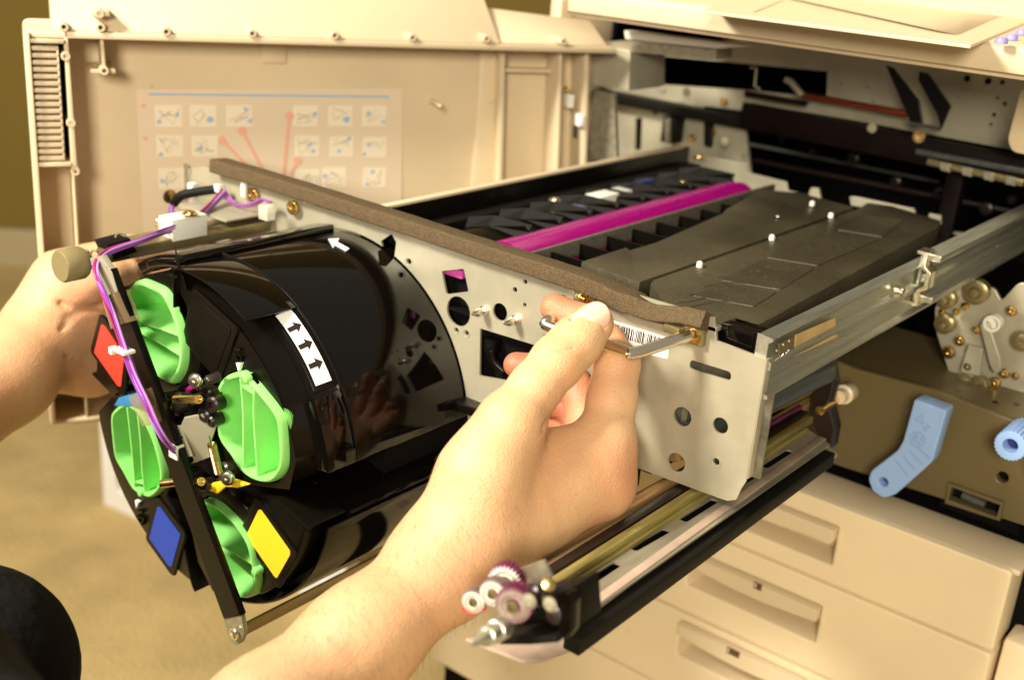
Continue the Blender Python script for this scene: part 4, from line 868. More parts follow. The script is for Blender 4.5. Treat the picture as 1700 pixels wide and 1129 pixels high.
    # white pointer mark beside the dial
    tri = {'K': [(397, 601), (405, 601), (401, 615)], 'C': [(229, 829), (235, 832), (231, 842)], 'Y': [(426, 962), (434, 959), (433, 967)]}.get(k)
    if tri: sheet('pointer_mark', FYF, [px(FYF, tri)], .0001, .0026, 'paper', TC)
    if k in 'KC':
        c_ = (399, 588) if k == 'K' else (236, 858); mm = []
        Lp = px(FYF, [(c_[0] - 7, c_[1] - 3), (c_[0] + 7, c_[1] + 2), (c_[0] + 3, c_[1] + 14)]); Li = [tuple(np.array(p) * .72 + np.mean(np.array(Lp), 0) * .28) for p in Lp]
        mm.append(loopmesh(FYF, [Lp, Li], 0, .0022)); mm.append(loopmesh(FYF, [px(FYF, [(c_[0] - 5, c_[1] - 12), (c_[0] + 4, c_[1] - 10), (c_[0] + 4, c_[1] - 7), (c_[0] - 5, c_[1] - 9)])], 0, .0022))
        join_meshes('embossed_mark', mm, 'gloss', face)
    if k == 'K':
        for pts in ([(416, 622), (421, 619), (448, 664), (450, 672), (446, 668), (420, 628)],): sheet('embossed_mark', FYF, [px(FYF, pts)], 0, .0022, 'gloss', face)
    # green dial cap: cup, floor, rim and two dividers
    FC = FY(-.1445)
    ring = [np.array(p) for p in smooth_path([(*FC.uv(a, b), 0) for a, b in CAPS[k]], 3, closed=True)]; ring = np.array([(p[0], p[1]) for p in ring]); cc_ = ring.mean(0)
    rin = cc_ + (ring - cc_) * .93; rout = cc_ + (ring - cc_) * 1.0
    N = len(ring); vs = []; fs = []
    prof = [(cc_ + (ring - cc_) * 1.02, .032), (cc_ + (ring - cc_) * 1.02, .010), (cc_ + (ring - cc_) * 1.045, .009), (cc_ + (ring - cc_) * 1.03, .0022), (rout, .0004), (cc_ + (ring - cc_) * .99, 0), (cc_ + (ring - cc_) * .945, 0), (rin, .0008), (cc_ + (ring - cc_) * .88, .0290), (cc_ + (ring - cc_) * .76, .0315)]
    for rr, dp in prof: vs += [FC.w(p[0], p[1], -dp) for p in rr]
    for j in range(len(prof) - 1): fs += [(j * N + i, j * N + (i + 1) % N, (j + 1) * N + (i + 1) % N, (j + 1) * N + i) for i in range(N)]
    fs.append(tuple(range((len(prof) - 1) * N, len(prof) * N)))
    cap = MB().add(vs, fs).build('dial_cap', 'green', TC)
    # the dial sits in a well cut into the face
    cut = [tuple(p) for p in cc_ + (ring - cc_) * 1.075]
    for tgt in (face,):
        cb_ = MB(); cb_.prism(FC, cut, -.036 if k != 'K' else -.036, .02); cme = bpy.data.meshes.new('cut'); cme.from_pydata(cb_.v, [], cb_.f); cme.transform(Matrix.Translation(-ORG[TC.name]))
        bm = bmesh.new(); bm.from_mesh(cme); bmesh.ops.recalc_face_normals(bm, faces=bm.faces); bm.to_mesh(cme); bm.free()
        cob = bpy.data.objects.new('cut', cme); COL.objects.link(cob); cob.parent = TC; md = tgt.modifiers.new('well', 'BOOLEAN'); md.operation = 'DIFFERENCE'; md.solver = 'EXACT'; md.object = cob
        bpy.context.view_layer.update(); dg = bpy.context.evaluated_depsgraph_get(); nm_ = bpy.data.meshes.new_from_object(tgt.evaluated_get(dg)); tgt.modifiers.clear(); tgt.data = nm_
        nm_.set_sharp_from_angle(angle=math.radians(35)); bpy.data.objects.remove(cob)
    for dv in DIV[k]:
        pl = np.array([FC.uv(a, b) for a, b in dv]); pl = np.array([(p[0], p[1]) for p in smooth_path([(*p, 0) for p in pl], 5)])
        tg = np.gradient(pl, axis=0); tg /= np.linalg.norm(tg, axis=1)[:, None]; nn2 = np.stack([-tg[:, 1], tg[:, 0]], 1) * .0007
        mb = MB(); mb.prism(FC, [tuple(p) for p in pl + nn2] + [tuple(p) for p in (pl - nn2)[::-1]], -.0310, -.0006); mb.build('divider', 'green', cap, .0003)
    # short cross web and the pointer nub of the dial
    nub = {'K': (409, 629), 'M': (203, 524), 'C': (234, 819), 'Y': (424, 950)}[k]
    A = np.array(DIV[k][0][0 if k in 'KMC' else 3]); B = np.array(DIV[k][1][0 if k in 'KMC' else 3])
    if k == 'C': A, B = np.array(DIV[k][0][3]), np.array(DIV[k][1][3])
    dirc = (np.array(DIV[k][0][1]) - np.array(DIV[k][0][0])) * (.25 if k in 'KM' else -.25)
    a_, b_ = FC.uv(*(A + dirc)), FC.uv(*(B + dirc)); mb = MB(); d2 = np.array(b_) - np.array(a_); n2 = np.array([-d2[1], d2[0]]); n2 = n2 / np.linalg.norm(n2) * .0007
    mb.prism(FC, [tuple(a_ + n2), tuple(b_ + n2), tuple(b_ - n2), tuple(a_ - n2)], -.02, -.001); mb.build('web', 'green', cap, .0002)
    p = FC.at(*nub); mb = MB(); mb.lathe(p + np.array([0, .008, 0]), (0, -1, 0), [(0, .0030), (.008, .0030), (.0095, .0022), (.010, .0004)], 16); mb.build('pointer_nub', 'green', cap)
    if k == 'K':
        # white sticker with three arrows, curved round the cartridge
        def patch(name, quad, r, mtl, parent, n=10, m=3, lift=.0003, ins=None):
            q = [np.array(x, float) for x in quad]; w = []
            for p in q:
                P3 = on_cyl(p[0], p[1], r); w.append((math.atan2(P3[2] - C0[1], P3[0] - C0[0]), P3[1]))
            return w
        w = patch('s', [(462, 518), (484, 512), (548, 632), (524, 641)], .1152, None, None)
        print('sticker cyl', w)
        a_hi = (w[0][0] + w[1][0]) / 2; a_lo = (w[2][0] + w[3][0]) / 2; y_f, y_b = YS, YE
        def cpatch(name, poly, r, mtl, parent, t=.0003):    # poly in (arc length down from the top, depth) of the sticker
            mb = MB(); n = len(poly)
            def pt(s, y, rr): a = a_hi - s / .1105; rr = rr - .1097 + cone(y) + .0010; return (C0[0] + rr * math.cos(a), y, C0[1] + rr * math.sin(a))
            vs = [pt(s, y, r) for s, y in poly] + [pt(s, y, r + t) for s, y in poly]
            mb.add(vs, [tuple(range(n, 2 * n))] + [(i, (i + 1) % n, n + (i + 1) % n, n + i) for i in range(n)]); return mb.build(name, mtl, parent)
        Ls = (a_hi - a_lo) * .1105
        cyl(k, cone(y_f - .0022) - .0004, math.degrees(a_lo) - 26 - 2.0, math.degrees(a_hi) - 26 + 2.0, y_f - .0022, YB - .0002, .0010, r2=cone(YB) - .0004).build('sticker_pad', 'satin', TC, .0004)
        st2 = cyl(k, cone(y_f) + .0007, math.degrees(a_lo) - 26, math.degrees(a_hi) - 26, y_f, y_b, .0003, r2=cone(y_b) + .0007); sk = st2.build('arrow_sticker', 'paper', TC)
        for f_ in (.25, .5, .76):
            s0 = Ls * f_; yc = (y_f + y_b) / 2; hh2 = (y_b - y_f) * .44
            # arrows point to the back of the machine
            poly = [(s0 - .0016, yc - hh2), (s0 - .0016, yc + hh2 * .1), (s0 - .0038, yc + hh2 * .1), (s0, yc + hh2), (s0 + .0038, yc + hh2 * .1), (s0 + .0016, yc + hh2 * .1), (s0 + .0016, yc - hh2)]
            cpatch('printed_arrow', poly, .1097, 'ink', sk)
        # single white arrow near the far end, on the top of the hood
        wa_ = [on_cyl(a, b, .1188) for a, b in [(545, 397), (563, 396), (560, 402), (580, 413), (574, 417), (556, 407), (553, 412)]]
        ab = [(math.atan2(p[2] - C0[1], p[0] - C0[0]), p[1]) for p in wa_]; n = len(ab)
        rr = .1192
        vs = [(C0[0] + R_ * math.cos(a), y, C0[1] + R_ * math.sin(a)) for R_ in (rr - .0004, rr) for a, y in ab]
        MB().add(vs, [tuple(range(n, 2 * n))] + [(i, (i + 1) % n, n + (i + 1) % n, n + i) for i in range(n)]).build('white_arrow', 'paper', TC)
# black parts under the hub seen between cartridges
mb = MB(); mb.lathe((C0[0], -.06, C0[1]), (0, 1, 0), [(0, .05), (0, .100), (.1, .100), (.1, .05)], 48); mb.build('turret_barrel', 'cavity', DR)
mb = MB(); a = P(790, 681, Y=-.006); mb.box((a[0] - .016, -.012, a[2] - .003), (a[0] + .004, .0, a[2] + .004)); mb.build('plate_bumper', 'satin', DR, .0012)

# ================================================================= TRANSFER UNIT under the drawer
TU = thing('transfer_unit', 'slotted transfer unit with yellow bars and toner stained gears hanging below the drawer', 'machine unit', (.09, 0, -.10))
zs_ = -.0875
def zq(pts, z=zs_, r=0): return px(FZ(z), pts, 0, r)
pl_ = zq([(915, 975), (1330, 705), (1378, 738), (945, 1042)], zs_)
slots = []
for a, b in [((963, 977), (1026, 936)), ((1050, 913), (1108, 880)), ((1133, 865), (1188, 830)), ((1268, 776), (1312, 748)), ((1208, 816), (1250, 790))]:
    A = np.array(FZ(zs_).uv(*a)); B = np.array(FZ(zs_).uv(*b)); w = .0026
    slots.append(roundp([(A[0] - w, A[1]), (A[0] + w, A[1]), (B[0] + w, B[1]), (B[0] - w, B[1])], .0022))
so = link('slotted_plate', cdtmesh(FZ(zs_), [pl_] + slots, -.0012, 0, 0), 'steel_dull', TU)
mb = MB(); mb.prism(FZ(0), zq([(905, 975), (1320, 705), (1370, 745), (945, 1038)], zs_ - .004), zs_ - .012, zs_ - .004); mb.build('slot_backing', 'cavity', TU)
mb = MB(); A = P(946, 1022, Z=zs_); B = P(1372, 722, Z=zs_); xm = (A[0] + B[0]) / 2; print('pink edge x', A[0], B[0])
def ybar(name, n_, f_, z, w, h, m, bev=.0005, rnd_=False):
    A = P(*n_, Z=z); B = P(*f_, Z=z); mb = MB()
    if rnd_: mb.tube([A - np.array([0, 0, w]), B - np.array([0, 0, w])], w, 16)
    else:
        e = B - A; fr = Fr(A, e, (0, 0, 1)); mb.box((0, -h, -w / 2), (np.linalg.norm(e), 0, w / 2), fr)
    return mb.build(name, m, TU, 0 if rnd_ else bev)
ybar('edge_rail', (944, 1030), (1366, 726), zs_ + .001, .0055, .004, 'pink')
ybar('black_seal', (950, 1056), (1376, 748), zs_ - .004, .010, .010, 'black', .001)
ybar('yellow_bar', (922, 962), (1345, 690), zs_ + .006, .006, .005, 'yellowbar', .001)
ybar('yellow_bar', (930, 978), (1340, 710), zs_ + .002, .003, .004, 'yellowbar', .001)
ybar('dark_bar', (912, 946), (1335, 681), zs_ + .005, .007, .006, 'darkbar', .001)
ybar('brown_bar', (895, 915), (1338, 664), zs_ + .004, .005, 0, 'brownbar', rnd_=True)
Y0b = .006
def past(n_, f_, z):
    A = P(*n_, Z=z); B = P(*f_, Z=z); t = (Y0b - A[1]) / (B[1] - A[1]); Cc = A + (B - A) * max(t, 0)
    q = RW.T @ (Cc - CAM); return (850 + FPX * q[0] / q[2], 564.5 + FPX * q[1] / q[2])
ybar('yellow_bar', past((1000, 870), (1340, 660), zs_ + .012), (1340, 660), zs_ + .012, .004, .004, 'yellowbar', .001)
ybar('brown_bar', past((880, 850), (1340, 625), zs_ + .030), (1340, 625), zs_ + .030, .007, 0, 'brownbar', rnd_=True)
ybar('grey_roller', past((1010, 770), (1372, 596), zs_ + .046), (1372, 596), zs_ + .046, .009, 0, 'greybar', rnd_=True)
ybar('magenta_stain', past((1100, 800), (1330, 672), zs_ + .012), (1330, 672), zs_ + .012, .003, .003, 'magenta_d')
ybar('dark_bar', past((860, 880), (1300, 640), zs_ + .020), (1300, 640), zs_ + .020, .006, .01, 'darkbar')
mb = MB(); mb.box((.0, .01, zs_ + .0), (.05, .24, zs_ + .006)); mb.build('unit_bed', 'darkbar', TU)
# clear stained bottom tray
bt = zq([(700 + 130, 1085), (885, 1098), (960, 1070), (1392, 752), (1384, 740), (945, 1042), (900, 1060)], zs_ - .016)
sheet('bottom_tray', FZ(zs_ - .016), [zq([(770, 1060), (868, 1098), (900, 1096), (965, 1072), (1392, 754), (1370, 735), (930, 1040)], zs_ - .016, .002)], -.002, 0, 'pink', TU, .0005)
# far end bracket and cream tipped rod
F24 = FY(.185)
sheet('end_bracket', F24, [px(F24, [(1346, 606), (1378, 596), (1384, 640), (1376, 672), (1386, 712), (1380, 745), (1352, 760), (1356, 722), (1340, 690), (1346, 664), (1330, 640)], 0, .002)], -.012, 0, 'darkbar', TU, .001)
mb = MB(); A = P(1376, 672, Y=.19); B = P(1412, 648, Y=.24); e = B - A; e /= np.linalg.norm(e); mb.lathe(A, e, [(-.02, .0034), (.030, .0034), (.030, .0044), (.044, .0044)], 16); rd = mb.build('locating_rod', 'brass', TU)
mb = MB(); mb.lathe(P(1392, 660, Y=.205), P(1418, 645, Y=.235) - P(1392, 660, Y=.205), [(0, .0052), (.008, .0052), (.009, .0074), (.020, .0074), (.022, .006), (.0222, 0)], 24); mb.build('rod_tip', 'cream_l', TU)
# near end: black bracket, gears, cone tipped pin
F20 = FY(-.200)
sheet('near_bracket', F20, [px(F20, [(932, 988), (945, 984), (952, 1000), (950, 1050), (938, 1064), (926, 1054)], 0, .001)], -.006, 0, 'satin', TU, .001)
mb = MB(); mb.prism(F20, px(F20, [(832, 1048), (930, 1052), (936, 1062), (888, 1066), (838, 1066)]), -.02, .004); mb.prism(F20, px(F20, [(803, 1012), (840, 1018), (930, 990), (936, 1060), (850, 1052), (836, 1040)]), -.03, -.012); mb.build('gear_case', 'black', TU, .001)
sheet('guide_plate', FY(-.17), [px(FY(-.17), [(862, 945), (902, 930), (916, 958), (884, 984), (876, 972)])], -.002, 0, 'steel_dull', TU, .0004)
mb = MB(); rnd = random.Random(5)
for i in range(16): 
    p = P(880 + rnd.random() * 52, 984 + rnd.random() * 45, Y=-.20 + rnd.random() * .02); r = .002 + rnd.random() * .003; mb.lathe(p, (rnd.random() - .5, -1, rnd.random() - .3), [(-.01, r), (0, r), (.001, r * .6), (.0012, 0)], 10)
mb.build('clutch_parts', 'darkbar', TU)
mb = MB(); A = P(904, 968, Y=-.20); B = P(920, 975, Y=-.215); mb.lathe(A, B - A, [(0, .0022), (.006, .0022), (.007, .003), (.012, .003), (.0125, 0)], 14); mb.build('short_pin', 'brass', TU)
for a, b in [(880, 998), (914, 1004)]: screw(TU, P(a, b, Y=-.215), (0, -1, 0), .0026, 'steel', 'short_pin')
def gear(a, b, y, r, teeth, w, m, tilt=(0, -1, 0), m2='white'):
    c = P(a, b, Y=y); ax = np.array(tilt, float); ax /= np.linalg.norm(ax); ex = np.cross(ax, (0, 0, 1)); ex /= np.linalg.norm(ex); ey = np.cross(ax, ex); fr = Fr(c, ex, ey)
    lp = []
    for i in range(teeth):
        t = 2 * math.pi * i / teeth; dt = 2 * math.pi / teeth
        for f, rr in ((-.30, r * .80), (-.12, r), (.12, r), (.30, r * .80)): lp.append((rr * math.cos(t + f * dt), rr * math.sin(t + f * dt)))
    G_ = sheet('gear', fr, [lp, circ(0, 0, r * .3, 16)], -w, 0, m, TU, .0001); sheet('gear_face', fr, [[(a * .97, b * .97) for a, b in lp], circ(0, 0, r * .42, 16)], 0, .0006, m2, G_)
    mb = MB(); mb.lathe(c - fr.n * w * .2, fr.n, [(0, r * .36), (w * .5, r * .34), (w * .5, r * .2), (w * .2, r * .18), (w * .2, 0)], 20); mb.build('gear_hub', 'olive_steel', G_)
    sheet('gear_ring', fr, [circ(0, 0, r * .70), circ(0, 0, r * .62)], 0, .0012, 'steel_dull', G_)
M['gear_w'] = mat('stained_white_gear', (.34, .23, .21), .45, 0, 0, 100, .25, 300)
M['gear_m'] = mat('magenta_gear', (.24, .03, .11), .4, 0, 0, 100, .5, 250)
gear(852, 1006, -.212, .0086, 30, .009, 'gear_m', (.35, -1, .12), 'gear_w'); gear(818, 986, -.205, .0064, 24, .007, 'gear_w', (.35, -1, .12)); gear(786, 1000, -.205, .0056, 24, .006, 'gear_w', (.35, -1, .1))
gear(838, 968, -.196, .0085, 26, .008, 'gear_m', (.35, -1, .12))
mb = MB(); A = P(836, 1042, Y=-.212); B = P(782, 1072, Y=-.245); L_ = np.linalg.norm(B - A); mb.lathe(A, B - A, [(0, .0052), (L_ * .30, .0052), (L_ * .31, .0044), (L_ * .56, .0044), (L_ * .57, .0032), (L_ * .64, .0032), (L_ * .97, .0007), (L_, .0001)], 24); mb.build('cone_pin', 'rail', TU)
mb = MB(); mb.tube(smooth_path([P(770, 1012, Y=-.2), P(785, 1016, Y=-.205), P(806, 1010, Y=-.2)], 4), .0012, 8); mb.build('red_lead', 'red', TU)

# ================================================================= PERSON (hands and forearms, dark clothes)
PS = thing('person', 'person in dark clothes crouching and pulling the drawer by its handle with both bare hands', 'person', (-.35, -.95, FL))
def surface_nets(F, org, h):
    S_ = F.shape; ins = F < 0
    nx, ny, nz = S_; cells = np.zeros((nx - 1, ny - 1, nz - 1), bool); cnt = np.zeros((nx - 1, ny - 1, nz - 1), np.int8)
    for dx in (0, 1):
        for dy in (0, 1):
            for dz in (0, 1): cnt += ins[dx:nx - 1 + dx, dy:ny - 1 + dy, dz:nz - 1 + dz]
    cells = (cnt > 0) & (cnt < 8); idx = -np.ones(cells.shape, int); ii = np.argwhere(cells); idx[cells] = np.arange(len(ii))
    acc = np.zeros((len(ii), 3)); num = np.zeros(len(ii)); cor = [(a, b, c) for a in (0, 1) for b in (0, 1) for c in (0, 1)]
    for i, a in enumerate(cor):
        for b in cor[i + 1:]:
            d = np.array(b) - np.array(a)
            if np.abs(d).sum() != 1: continue
            fa = F[ii[:, 0] + a[0], ii[:, 1] + a[1], ii[:, 2] + a[2]]; fb = F[ii[:, 0] + b[0], ii[:, 1] + b[1], ii[:, 2] + b[2]]; m = (fa < 0) != (fb < 0)
            t = np.where(m, fa / np.where(m, fa - fb, 1), 0); acc[m] += np.array(a) + t[m, None] * d; num[m] += 1
    V = org + (ii + acc / num[:, None]) * h; faces = []
    for ax in range(3):
        sl0 = [slice(1, -1)] * 3; sl1 = [slice(1, -1)] * 3; sl0[ax] = slice(0, -1); sl1[ax] = slice(1, None)
        A = ins[tuple(sl0)]; B = ins[tuple(sl1)]; e = np.argwhere(A != B); base = e.copy()
        o = [1, 1, 1]; o[ax] = 0; base += np.array(o); u, v = [(1, 2), (2, 0), (0, 1)][ax]
        def g(du_, dv_): q = base.copy(); q[:, u] += du_; q[:, v] += dv_; return idx[q[:, 0], q[:, 1], q[:, 2]]
        quad = np.stack([g(-1, -1), g(0, -1), g(0, 0), g(-1, 0)], 1); fl = A[tuple(e.T)]; quad[~fl] = quad[~fl][:, ::-1]; faces.append(quad[(quad >= 0).all(1)])
    return V, np.concatenate(faces)
def sdf_build(groups, h, lo, hi, creases=()):
    """groups: list of (k inside the group, k to what came before, [(A, B, ra, rb, squash axis or None, squash)])"""
    n = np.ceil((hi - lo) / h).astype(int); F = np.full(n, .05, np.float32)
    def smin(a, b, k):
        hh = np.clip(.5 + .5 * (b - a) / k, 0, 1); return b + (a - b) * hh - k * hh * (1 - hh)
    def cap(A, B, ra, rb, sl, q):
        X = [lo[i] + h * np.arange(sl[i].start, sl[i].stop) for i in range(3)]; Pg = np.stack(np.meshgrid(*X, indexing='ij'), -1) - A; d = B - A; L2 = d @ d
        t = np.clip(Pg @ d / max(L2, 1e-12), 0, 1); D_ = Pg - t[..., None] * d
        if q is not None:
            nrm, s = q; c = D_ @ nrm; D_ = D_ + (c * (s - 1))[..., None] * nrm
        return (np.linalg.norm(D_, axis=-1) - (ra + (rb - ra) * t)).astype(np.float32)
    tot = F.copy(); first = True
    for kin, kout, caps in groups:
        Gf = np.full(n, .05, np.float32)
        for c in caps:
            A, B, ra, rb = c[:4]; q = c[4] if len(c) > 4 else None; m = max(ra, rb) * 1.35 + .02
            l = np.maximum(((np.minimum(A, B) - m - lo) / h).astype(int), 0); u = np.minimum(((np.maximum(A, B) + m - lo) / h).astype(int) + 1, n)
            if (u <= l).any(): continue
            sl = tuple(slice(int(a), int(b)) for a, b in zip(l, u)); Gf[sl] = smin(Gf[sl], cap(A, B, ra, rb, sl, q), kin)
        tot = Gf if first else smin(tot, Gf, kout); first = False
    for A, B, r, dep in creases:     # shallow grooves
        m = .006; l = np.maximum(((np.minimum(A, B) - m - lo) / h).astype(int), 0); u = np.minimum(((np.maximum(A, B) + m - lo) / h).astype(int) + 1, n)
        if (u <= l).any(): continue
        sl = tuple(slice(int(a), int(b)) for a, b in zip(l, u)); d = cap(np.array(A), np.array(B), 0, 0, sl, None); tot[sl] += dep * np.exp(-(d / r) ** 2)
    return surface_nets(tot, lo, h)
def chain(js):   # [(px, py, depth, radius)]
    p = [Q(a, b, c) for a, b, c, _ in js]; return [(p[i], p[i + 1], js[i][3], js[i + 1][3]) for i in range(len(js) - 1)]
vdir = ray(900, 760); vdir /= np.linalg.norm(vdir)
# ---- hand on the handle
palm = chain([(215, 1415, .515, .034), (440, 1200, .545, .0278), (597, 1067, .580, .0262), (737, 940, .612, .0256)])
palm += chain([(737, 940, .612, .0256), (800, 880, .628, .0280), (880, 838, .645, .0255), (985, 795, .658, .0190)])
palm += chain([(735, 930, .620, .024), (870, 800, .655, .022), (965, 770, .680, .016)])
palm += chain([(740, 940, .627, .024), (880, 830, .680, .021), (950, 770, .702, .015)])
palm += chain([(770, 880, .616, .0215), (800, 790, .616, .0205), (842, 710, .622, .0165)])
palm += chain([(880, 800, .642, .020), (1000, 810, .660, .0165)])
palm += chain([(930, 770, .652, .0165), (1003, 735, .660, .0160)])
thumb = chain([(805, 785, .616, .0190), (852, 700, .622, .0160), (888, 645, .630, .0140), (926, 600, .636, .0143), (957, 567, .642, .0138), (984, 538, .647, .0118)])
index = chain([(1000, 800, .660, .0170), (1006, 725, .663, .0158), (1016, 660, .668, .0138), (1024, 606, .672, .0128), (1006, 570, .684, .0112), (965, 534, .694, .0100), (921, 511, .700, .0088)])
middle = chain([(972, 765, .684, .0155), (975, 695, .698, .0122), (955, 640, .710, .0105), (900, 612, .717, .0092), (857, 606, .719, .0080)])
ring = chain([(955, 765, .705, .0140), (970, 717, .720, .0112), (955, 683, .728, .0098), (913, 668, .730, .0086)])
pinky = chain([(935, 775, .712, .012), (952, 727, .730, .009), (930, 705, .735, .008)])
cr = []
def crease(pts, d, r=.0009, dep=.0011):
    r *= 1.25; dep *= 1.5
    q = smooth_path([Q(a, b, c) for a, b, c in pts], 4)
    for i in range(len(q) - 1): cr.append((q[i], q[i + 1], r, dep))
T0 = .6225
for pts in ([(893, 590, T0), (915, 604, T0), (940, 608, T0 + .003)], [(898, 582, T0), (922, 594, T0), (948, 596, T0 + .003)], [(905, 572, T0 + .001), (930, 582, T0), (952, 580, T0 + .003)], [(915, 566, T0 + .001), (935, 572, T0)]): crease(pts, 0, .0007, .0006)
crease([(880, 722, .612), (903, 706, .616), (925, 690, .625)], 0, .0013, .0020); crease([(940, 694, .645), (958, 680, .650), (980, 655, .655)], 0, .0013, .0018)
pA = [c for g in (palm, thumb, index, middle, ring, pinky) for c in g]
nb = []
for t in np.linspace(0, 2 * math.pi, 25):
    v_, u_ = math.sin(t), math.cos(t)
    if v_ > .55: continue
    ln = math.hypot(.84, -.54); ux, uy = .84 / ln, -.54 / ln; nb.append((v_, 981 + ux * v_ * 35 - uy * u_ * 25, 530 + uy * v_ * 35 + ux * u_ * 25, .6338 + .0042 * u_ * u_))
k_ = max(range(len(nb) - 1), key=lambda i: math.hypot(nb[i][1] - nb[i + 1][1], nb[i][2] - nb[i + 1][2])); nb = nb[k_ + 1:] + nb[:k_ + 1]
crease([b_[1:] for b_ in nb], 0, .0009, .0010)
al = np.array([np.minimum(c[0], c[1]) - max(c[2], c[3]) for c in pA if True]).min(0) - .004; ah = np.array([np.maximum(c[0], c[1]) + max(c[2], c[3]) for c in pA]).max(0) + .004
lo = al; hi = ah
V1, Q1 = sdf_build([(.016, .01, palm), (.005, .010, thumb), (.005, .006, index), (.004, .0025, middle), (.004, .002, ring), (.004, .002, pinky)], .0011, lo, hi, cr)
print('right hand', len(V1))
# ---- hand behind the shaft
lp = chain([(-380, 860, .72, .042), (-140, 730, .79, .0375), (10, 625, .85, .0335), (85, 540, .885, .0305)])
lp += chain([(85, 540, .885, .0315), (120, 480, .890, .0300), (160, 455, .900, .0195)])
lp += chain([(90, 560, .890, .030), (150, 530, .902, .0250), (190, 500, .91, .018)])
lp += chain([(80, 590, .890, .028), (150, 600, .912, .0250), (175, 570, .925, .02)])
lf = [chain([(150, 440, .898, .0172), (215, 420, .905, .0132), (290, 408, .912, .0110), (340, 400, .92, .009)]),
      chain([(180, 470, .902, .0168), (225, 455, .910, .0126), (290, 440, .920, .0105)]),
      chain([(185, 500, .912, .0158), (235, 490, .925, .0120), (290, 480, .93, .0100)]),
      chain([(180, 560, .925, .0158), (235, 540, .935, .0115), (290, 530, .94, .0100)]),
      chain([(105, 500, .880, .0188), (150, 472, .876, .0138), (188, 456, .878, .0112), (215, 452, .886, .0100)])]
cr = []
crease([(110, 530, .856), (140, 514, .864), (165, 508, .875)], 0, .0018, .0022); crease([(95, 550, .855), (130, 526, .860), (160, 515, .87)], 0, .0014, .0014); crease([(105, 590, .858), (145, 600, .876)], 0, .0014, .0014); crease([(95, 500, .858), (120, 512, .858), (150, 505, .865)], 0, .0016, .0014)
pA = [c for g in [lp] + lf for c in g]
lo = np.array([np.minimum(c[0], c[1]) - max(c[2], c[3]) for c in pA]).min(0) - .004; hi = np.array([np.maximum(c[0], c[1]) + max(c[2], c[3]) for c in pA]).max(0) + .004
V2, Q2 = sdf_build([(.014, .01, lp)] + [(.005, .006 if i == 4 else .003, f) for i, f in enumerate(lf)], .0017, lo, hi, cr)
print('left hand', len(V2))
# arms up to the shoulders, hidden in the sleeves
sh_r = Q(-250, 1750, .30); el_r = Q(200, 1390, .50); el_l = Q(-420, 880, .68); sh_l = Q(-1150, 1250, .45)
V = np.concatenate([V1, V2]); FQ = np.concatenate([Q1, Q2 + len(V1)])
me = bpy.data.meshes.new('body'); me.from_pydata(V.tolist(), [], FQ.tolist())
# redness of finger tips and knuckles, plus shade painted on the curled fingers behind the thumb
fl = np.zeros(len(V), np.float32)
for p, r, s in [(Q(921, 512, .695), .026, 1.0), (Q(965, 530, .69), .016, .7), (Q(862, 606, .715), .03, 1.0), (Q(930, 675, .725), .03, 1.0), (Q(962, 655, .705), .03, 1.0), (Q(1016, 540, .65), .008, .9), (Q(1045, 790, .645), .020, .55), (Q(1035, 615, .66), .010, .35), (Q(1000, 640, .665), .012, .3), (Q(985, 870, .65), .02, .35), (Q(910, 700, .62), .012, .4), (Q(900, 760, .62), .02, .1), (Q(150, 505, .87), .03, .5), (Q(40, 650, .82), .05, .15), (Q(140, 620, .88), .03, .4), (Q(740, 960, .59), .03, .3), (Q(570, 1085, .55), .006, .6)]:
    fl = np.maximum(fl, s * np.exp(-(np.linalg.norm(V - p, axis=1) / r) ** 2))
at_ = me.attributes.new('flush_shade', 'FLOAT', 'POINT'); at_.data.foreach_set('value', fl)
bm = bmesh.new(); bm.from_mesh(me); bm.verts.ensure_lookup_table()
for end, dr_ in ((Q(215, 1385, .517), Q(200, 1400, .515) - Q(430, 1190, .545)), (Q(-365, 851, .723), Q(-380, 860, .72) - Q(-140, 730, .79))):
    dr_ = dr_ / np.linalg.norm(dr_); dl = [v for v in bm.verts if np.linalg.norm(np.array(v.co) - end) < .08 and (np.array(v.co) - end) @ dr_ > 0]; bmesh.ops.delete(bm, geom=dl, context='VERTS')
bmesh.ops.bridge_loops(bm, edges=[e for e in bm.edges if len(e.link_faces) == 1]); bm.to_mesh(me); bm.free()
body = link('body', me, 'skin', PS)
sm = body.modifiers.new('smooth', 'SMOOTH'); sm.factor = .5; sm.iterations = 2
# thumb nail
def nail(px_, py_, ux, uy, hw_, hl_, d0, seg=10):
    """shallow curved plate lying on the thumb, centre and axes given on the photo plane at depth d0"""
    ln = np.hypot(ux, uy); ux, uy = ux / ln, uy / ln; wx, wy = -uy, ux; vs = []; rows = 12
    for i in range(rows + 1):
        v = -1 + 2 * i / rows
        for j in range(seg + 1):
            u = -1 + 2 * j / seg; lim = math.sqrt(max(0, 1 - max(0, abs(v) - .35) ** 2 / .45)) if abs(v) > .35 else 1
            uu = u * lim; dep = d0 + .0036 * (uu * uu) + .0012 * (v > 0) * v * v * .6 + .0010 * (v < 0) * v * v
            vs.append(Q(px_ + ux * v * hl_ + wx * uu * hw_, py_ + uy * v * hl_ + wy * uu * hw_, dep))
    fs = [(i * (seg + 1) + j, i * (seg + 1) + j + 1, (i + 1) * (seg + 1) + j + 1, (i + 1) * (seg + 1) + j) for i in range(rows) for j in range(seg)]
    o = MB().add(vs, fs).build('thumbnail', 'nail', body); m = o.modifiers.new('thickness', 'SOLIDIFY'); m.thickness = .0006; m.offset = 0; s2 = o.modifiers.new('sub', 'SUBSURF'); s2.levels = s2.render_levels = 1; return o
nail(981, 530, .84, -.54, 24, 34, .6335)
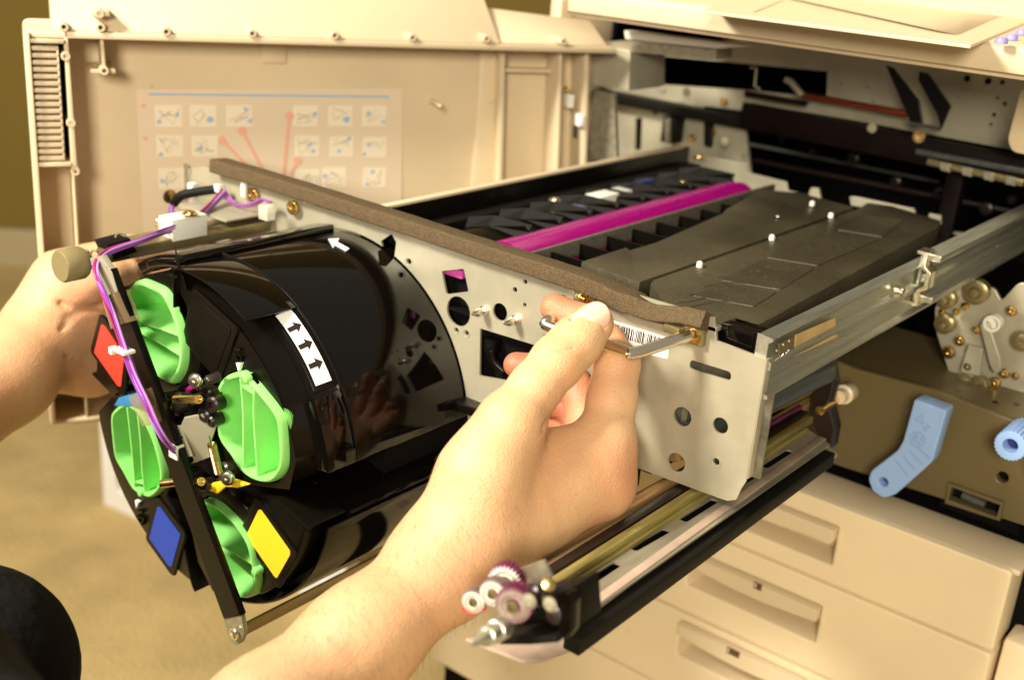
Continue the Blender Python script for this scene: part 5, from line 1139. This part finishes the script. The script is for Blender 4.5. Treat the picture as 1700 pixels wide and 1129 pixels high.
# clothes: sleeves, torso and a bent knee; only the knee shows in the photo
gr = [(.05, .04, chain([(215, 1400, .517, .050)] + [(190, 1425, .51, .055), (-250, 1750, .30, .07)]) + chain([(-370, 855, .72, .052), (-420, 880, .70, .058), (-1150, 1250, .45, .07)]) + chain([(195, 1430, .51, .05), (-100, 1240, .62, .05), (-420, 900, .70, .05)]))]
tors = [(sh_r, sh_l, .09, .09), ((sh_r + sh_l) / 2, (sh_r + sh_l) / 2 + np.array([-.12, -.1, -.40]), .15, .14)]
pA = gr[0][2] + tors; lo = np.array([np.minimum(c[0], c[1]) - max(c[2], c[3]) for c in pA]).min(0) - .02; hi = np.array([np.maximum(c[0], c[1]) + max(c[2], c[3]) for c in pA]).max(0) + .02
V3, Q3 = sdf_build([(.05, .05, pA)], .009, lo, hi); print('shirt bounds', V3.min(0), V3.max(0))
me = bpy.data.meshes.new('shirt'); me.from_pydata(V3.tolist(), [], Q3.tolist()); link('shirt', me, 'shirt', PS)
hip = (sh_r + sh_l) / 2 + np.array([-.12, -.1, -.40]); kn = Q(-62, 1122, .62); ank = kn + np.array([-.10, .02, -.42]); kn2 = Q(-700, 1500, .6); ank2 = kn2 + np.array([-.05, .05, -.3])
pA = [(hip, kn, .10, .052), (kn, ank, .052, .04), (hip + np.array([-.1, 0, 0]), kn2, .1, .055), (kn2, ank2, .055, .04)]
lo = np.array([np.minimum(c[0], c[1]) - max(c[2], c[3]) for c in pA]).min(0) - .02; hi = np.array([np.maximum(c[0], c[1]) + max(c[2], c[3]) for c in pA]).max(0) + .02
V4, Q4 = sdf_build([(.03, .05, pA)], .007, lo, hi); me = bpy.data.meshes.new('trousers'); me.from_pydata(V4.tolist(), [], Q4.tolist()); link('trousers', me, 'shirt', PS)

# fine hair on the right forearm, lying along the arm
rnd = np.random.default_rng(4); nrm = np.zeros((len(body.data.vertices), 3)); body.data.vertex_normals.foreach_get('vector', nrm.reshape(-1)) if False else None
cov = np.array([v.co for v in body.data.vertices]); cno = np.array([v.normal for v in body.data.vertices]); offb = np.array(ORG[body.name])
wa1, wa2 = Q(430, 1190, .545), Q(800, 880, .625); ax = wa2 - wa1; La = np.linalg.norm(ax); ax /= La
tt = (cov + offb - wa1) @ ax; dist = np.linalg.norm((cov + offb - wa1) - tt[:, None] * ax, axis=1)
cand = np.where((tt > 0) & (tt < La * 1.05) & (dist < .05) & ((cno @ -vdir) > -.25))[0]; pick = rnd.choice(cand, 520, replace=False)
mb = MB(); perp = np.cross(ax, -vdir); perp /= np.linalg.norm(perp)
for i in pick:
    p = cov[i] + offb; n_ = cno[i]; d = ax * -rnd.uniform(.1, .5) + perp * rnd.uniform(.3, 1.0) + n_ * .25; d -= n_ * (d @ n_) * .8; d /= np.linalg.norm(d); Lh = rnd.uniform(.003, .008)
    mb.tube([p - n_ * .0002, p + d * Lh * .5 + n_ * .0007, p + d * Lh + n_ * .0007 + ax * rnd.uniform(-.0015, .0015)], [.00006, .00005, .00002], 3, cap=False)
hr = mb.build('arm_hair', mat('brown_hair', (.22, .10, .035), .5), body); hr['kind'] = 'stuff'
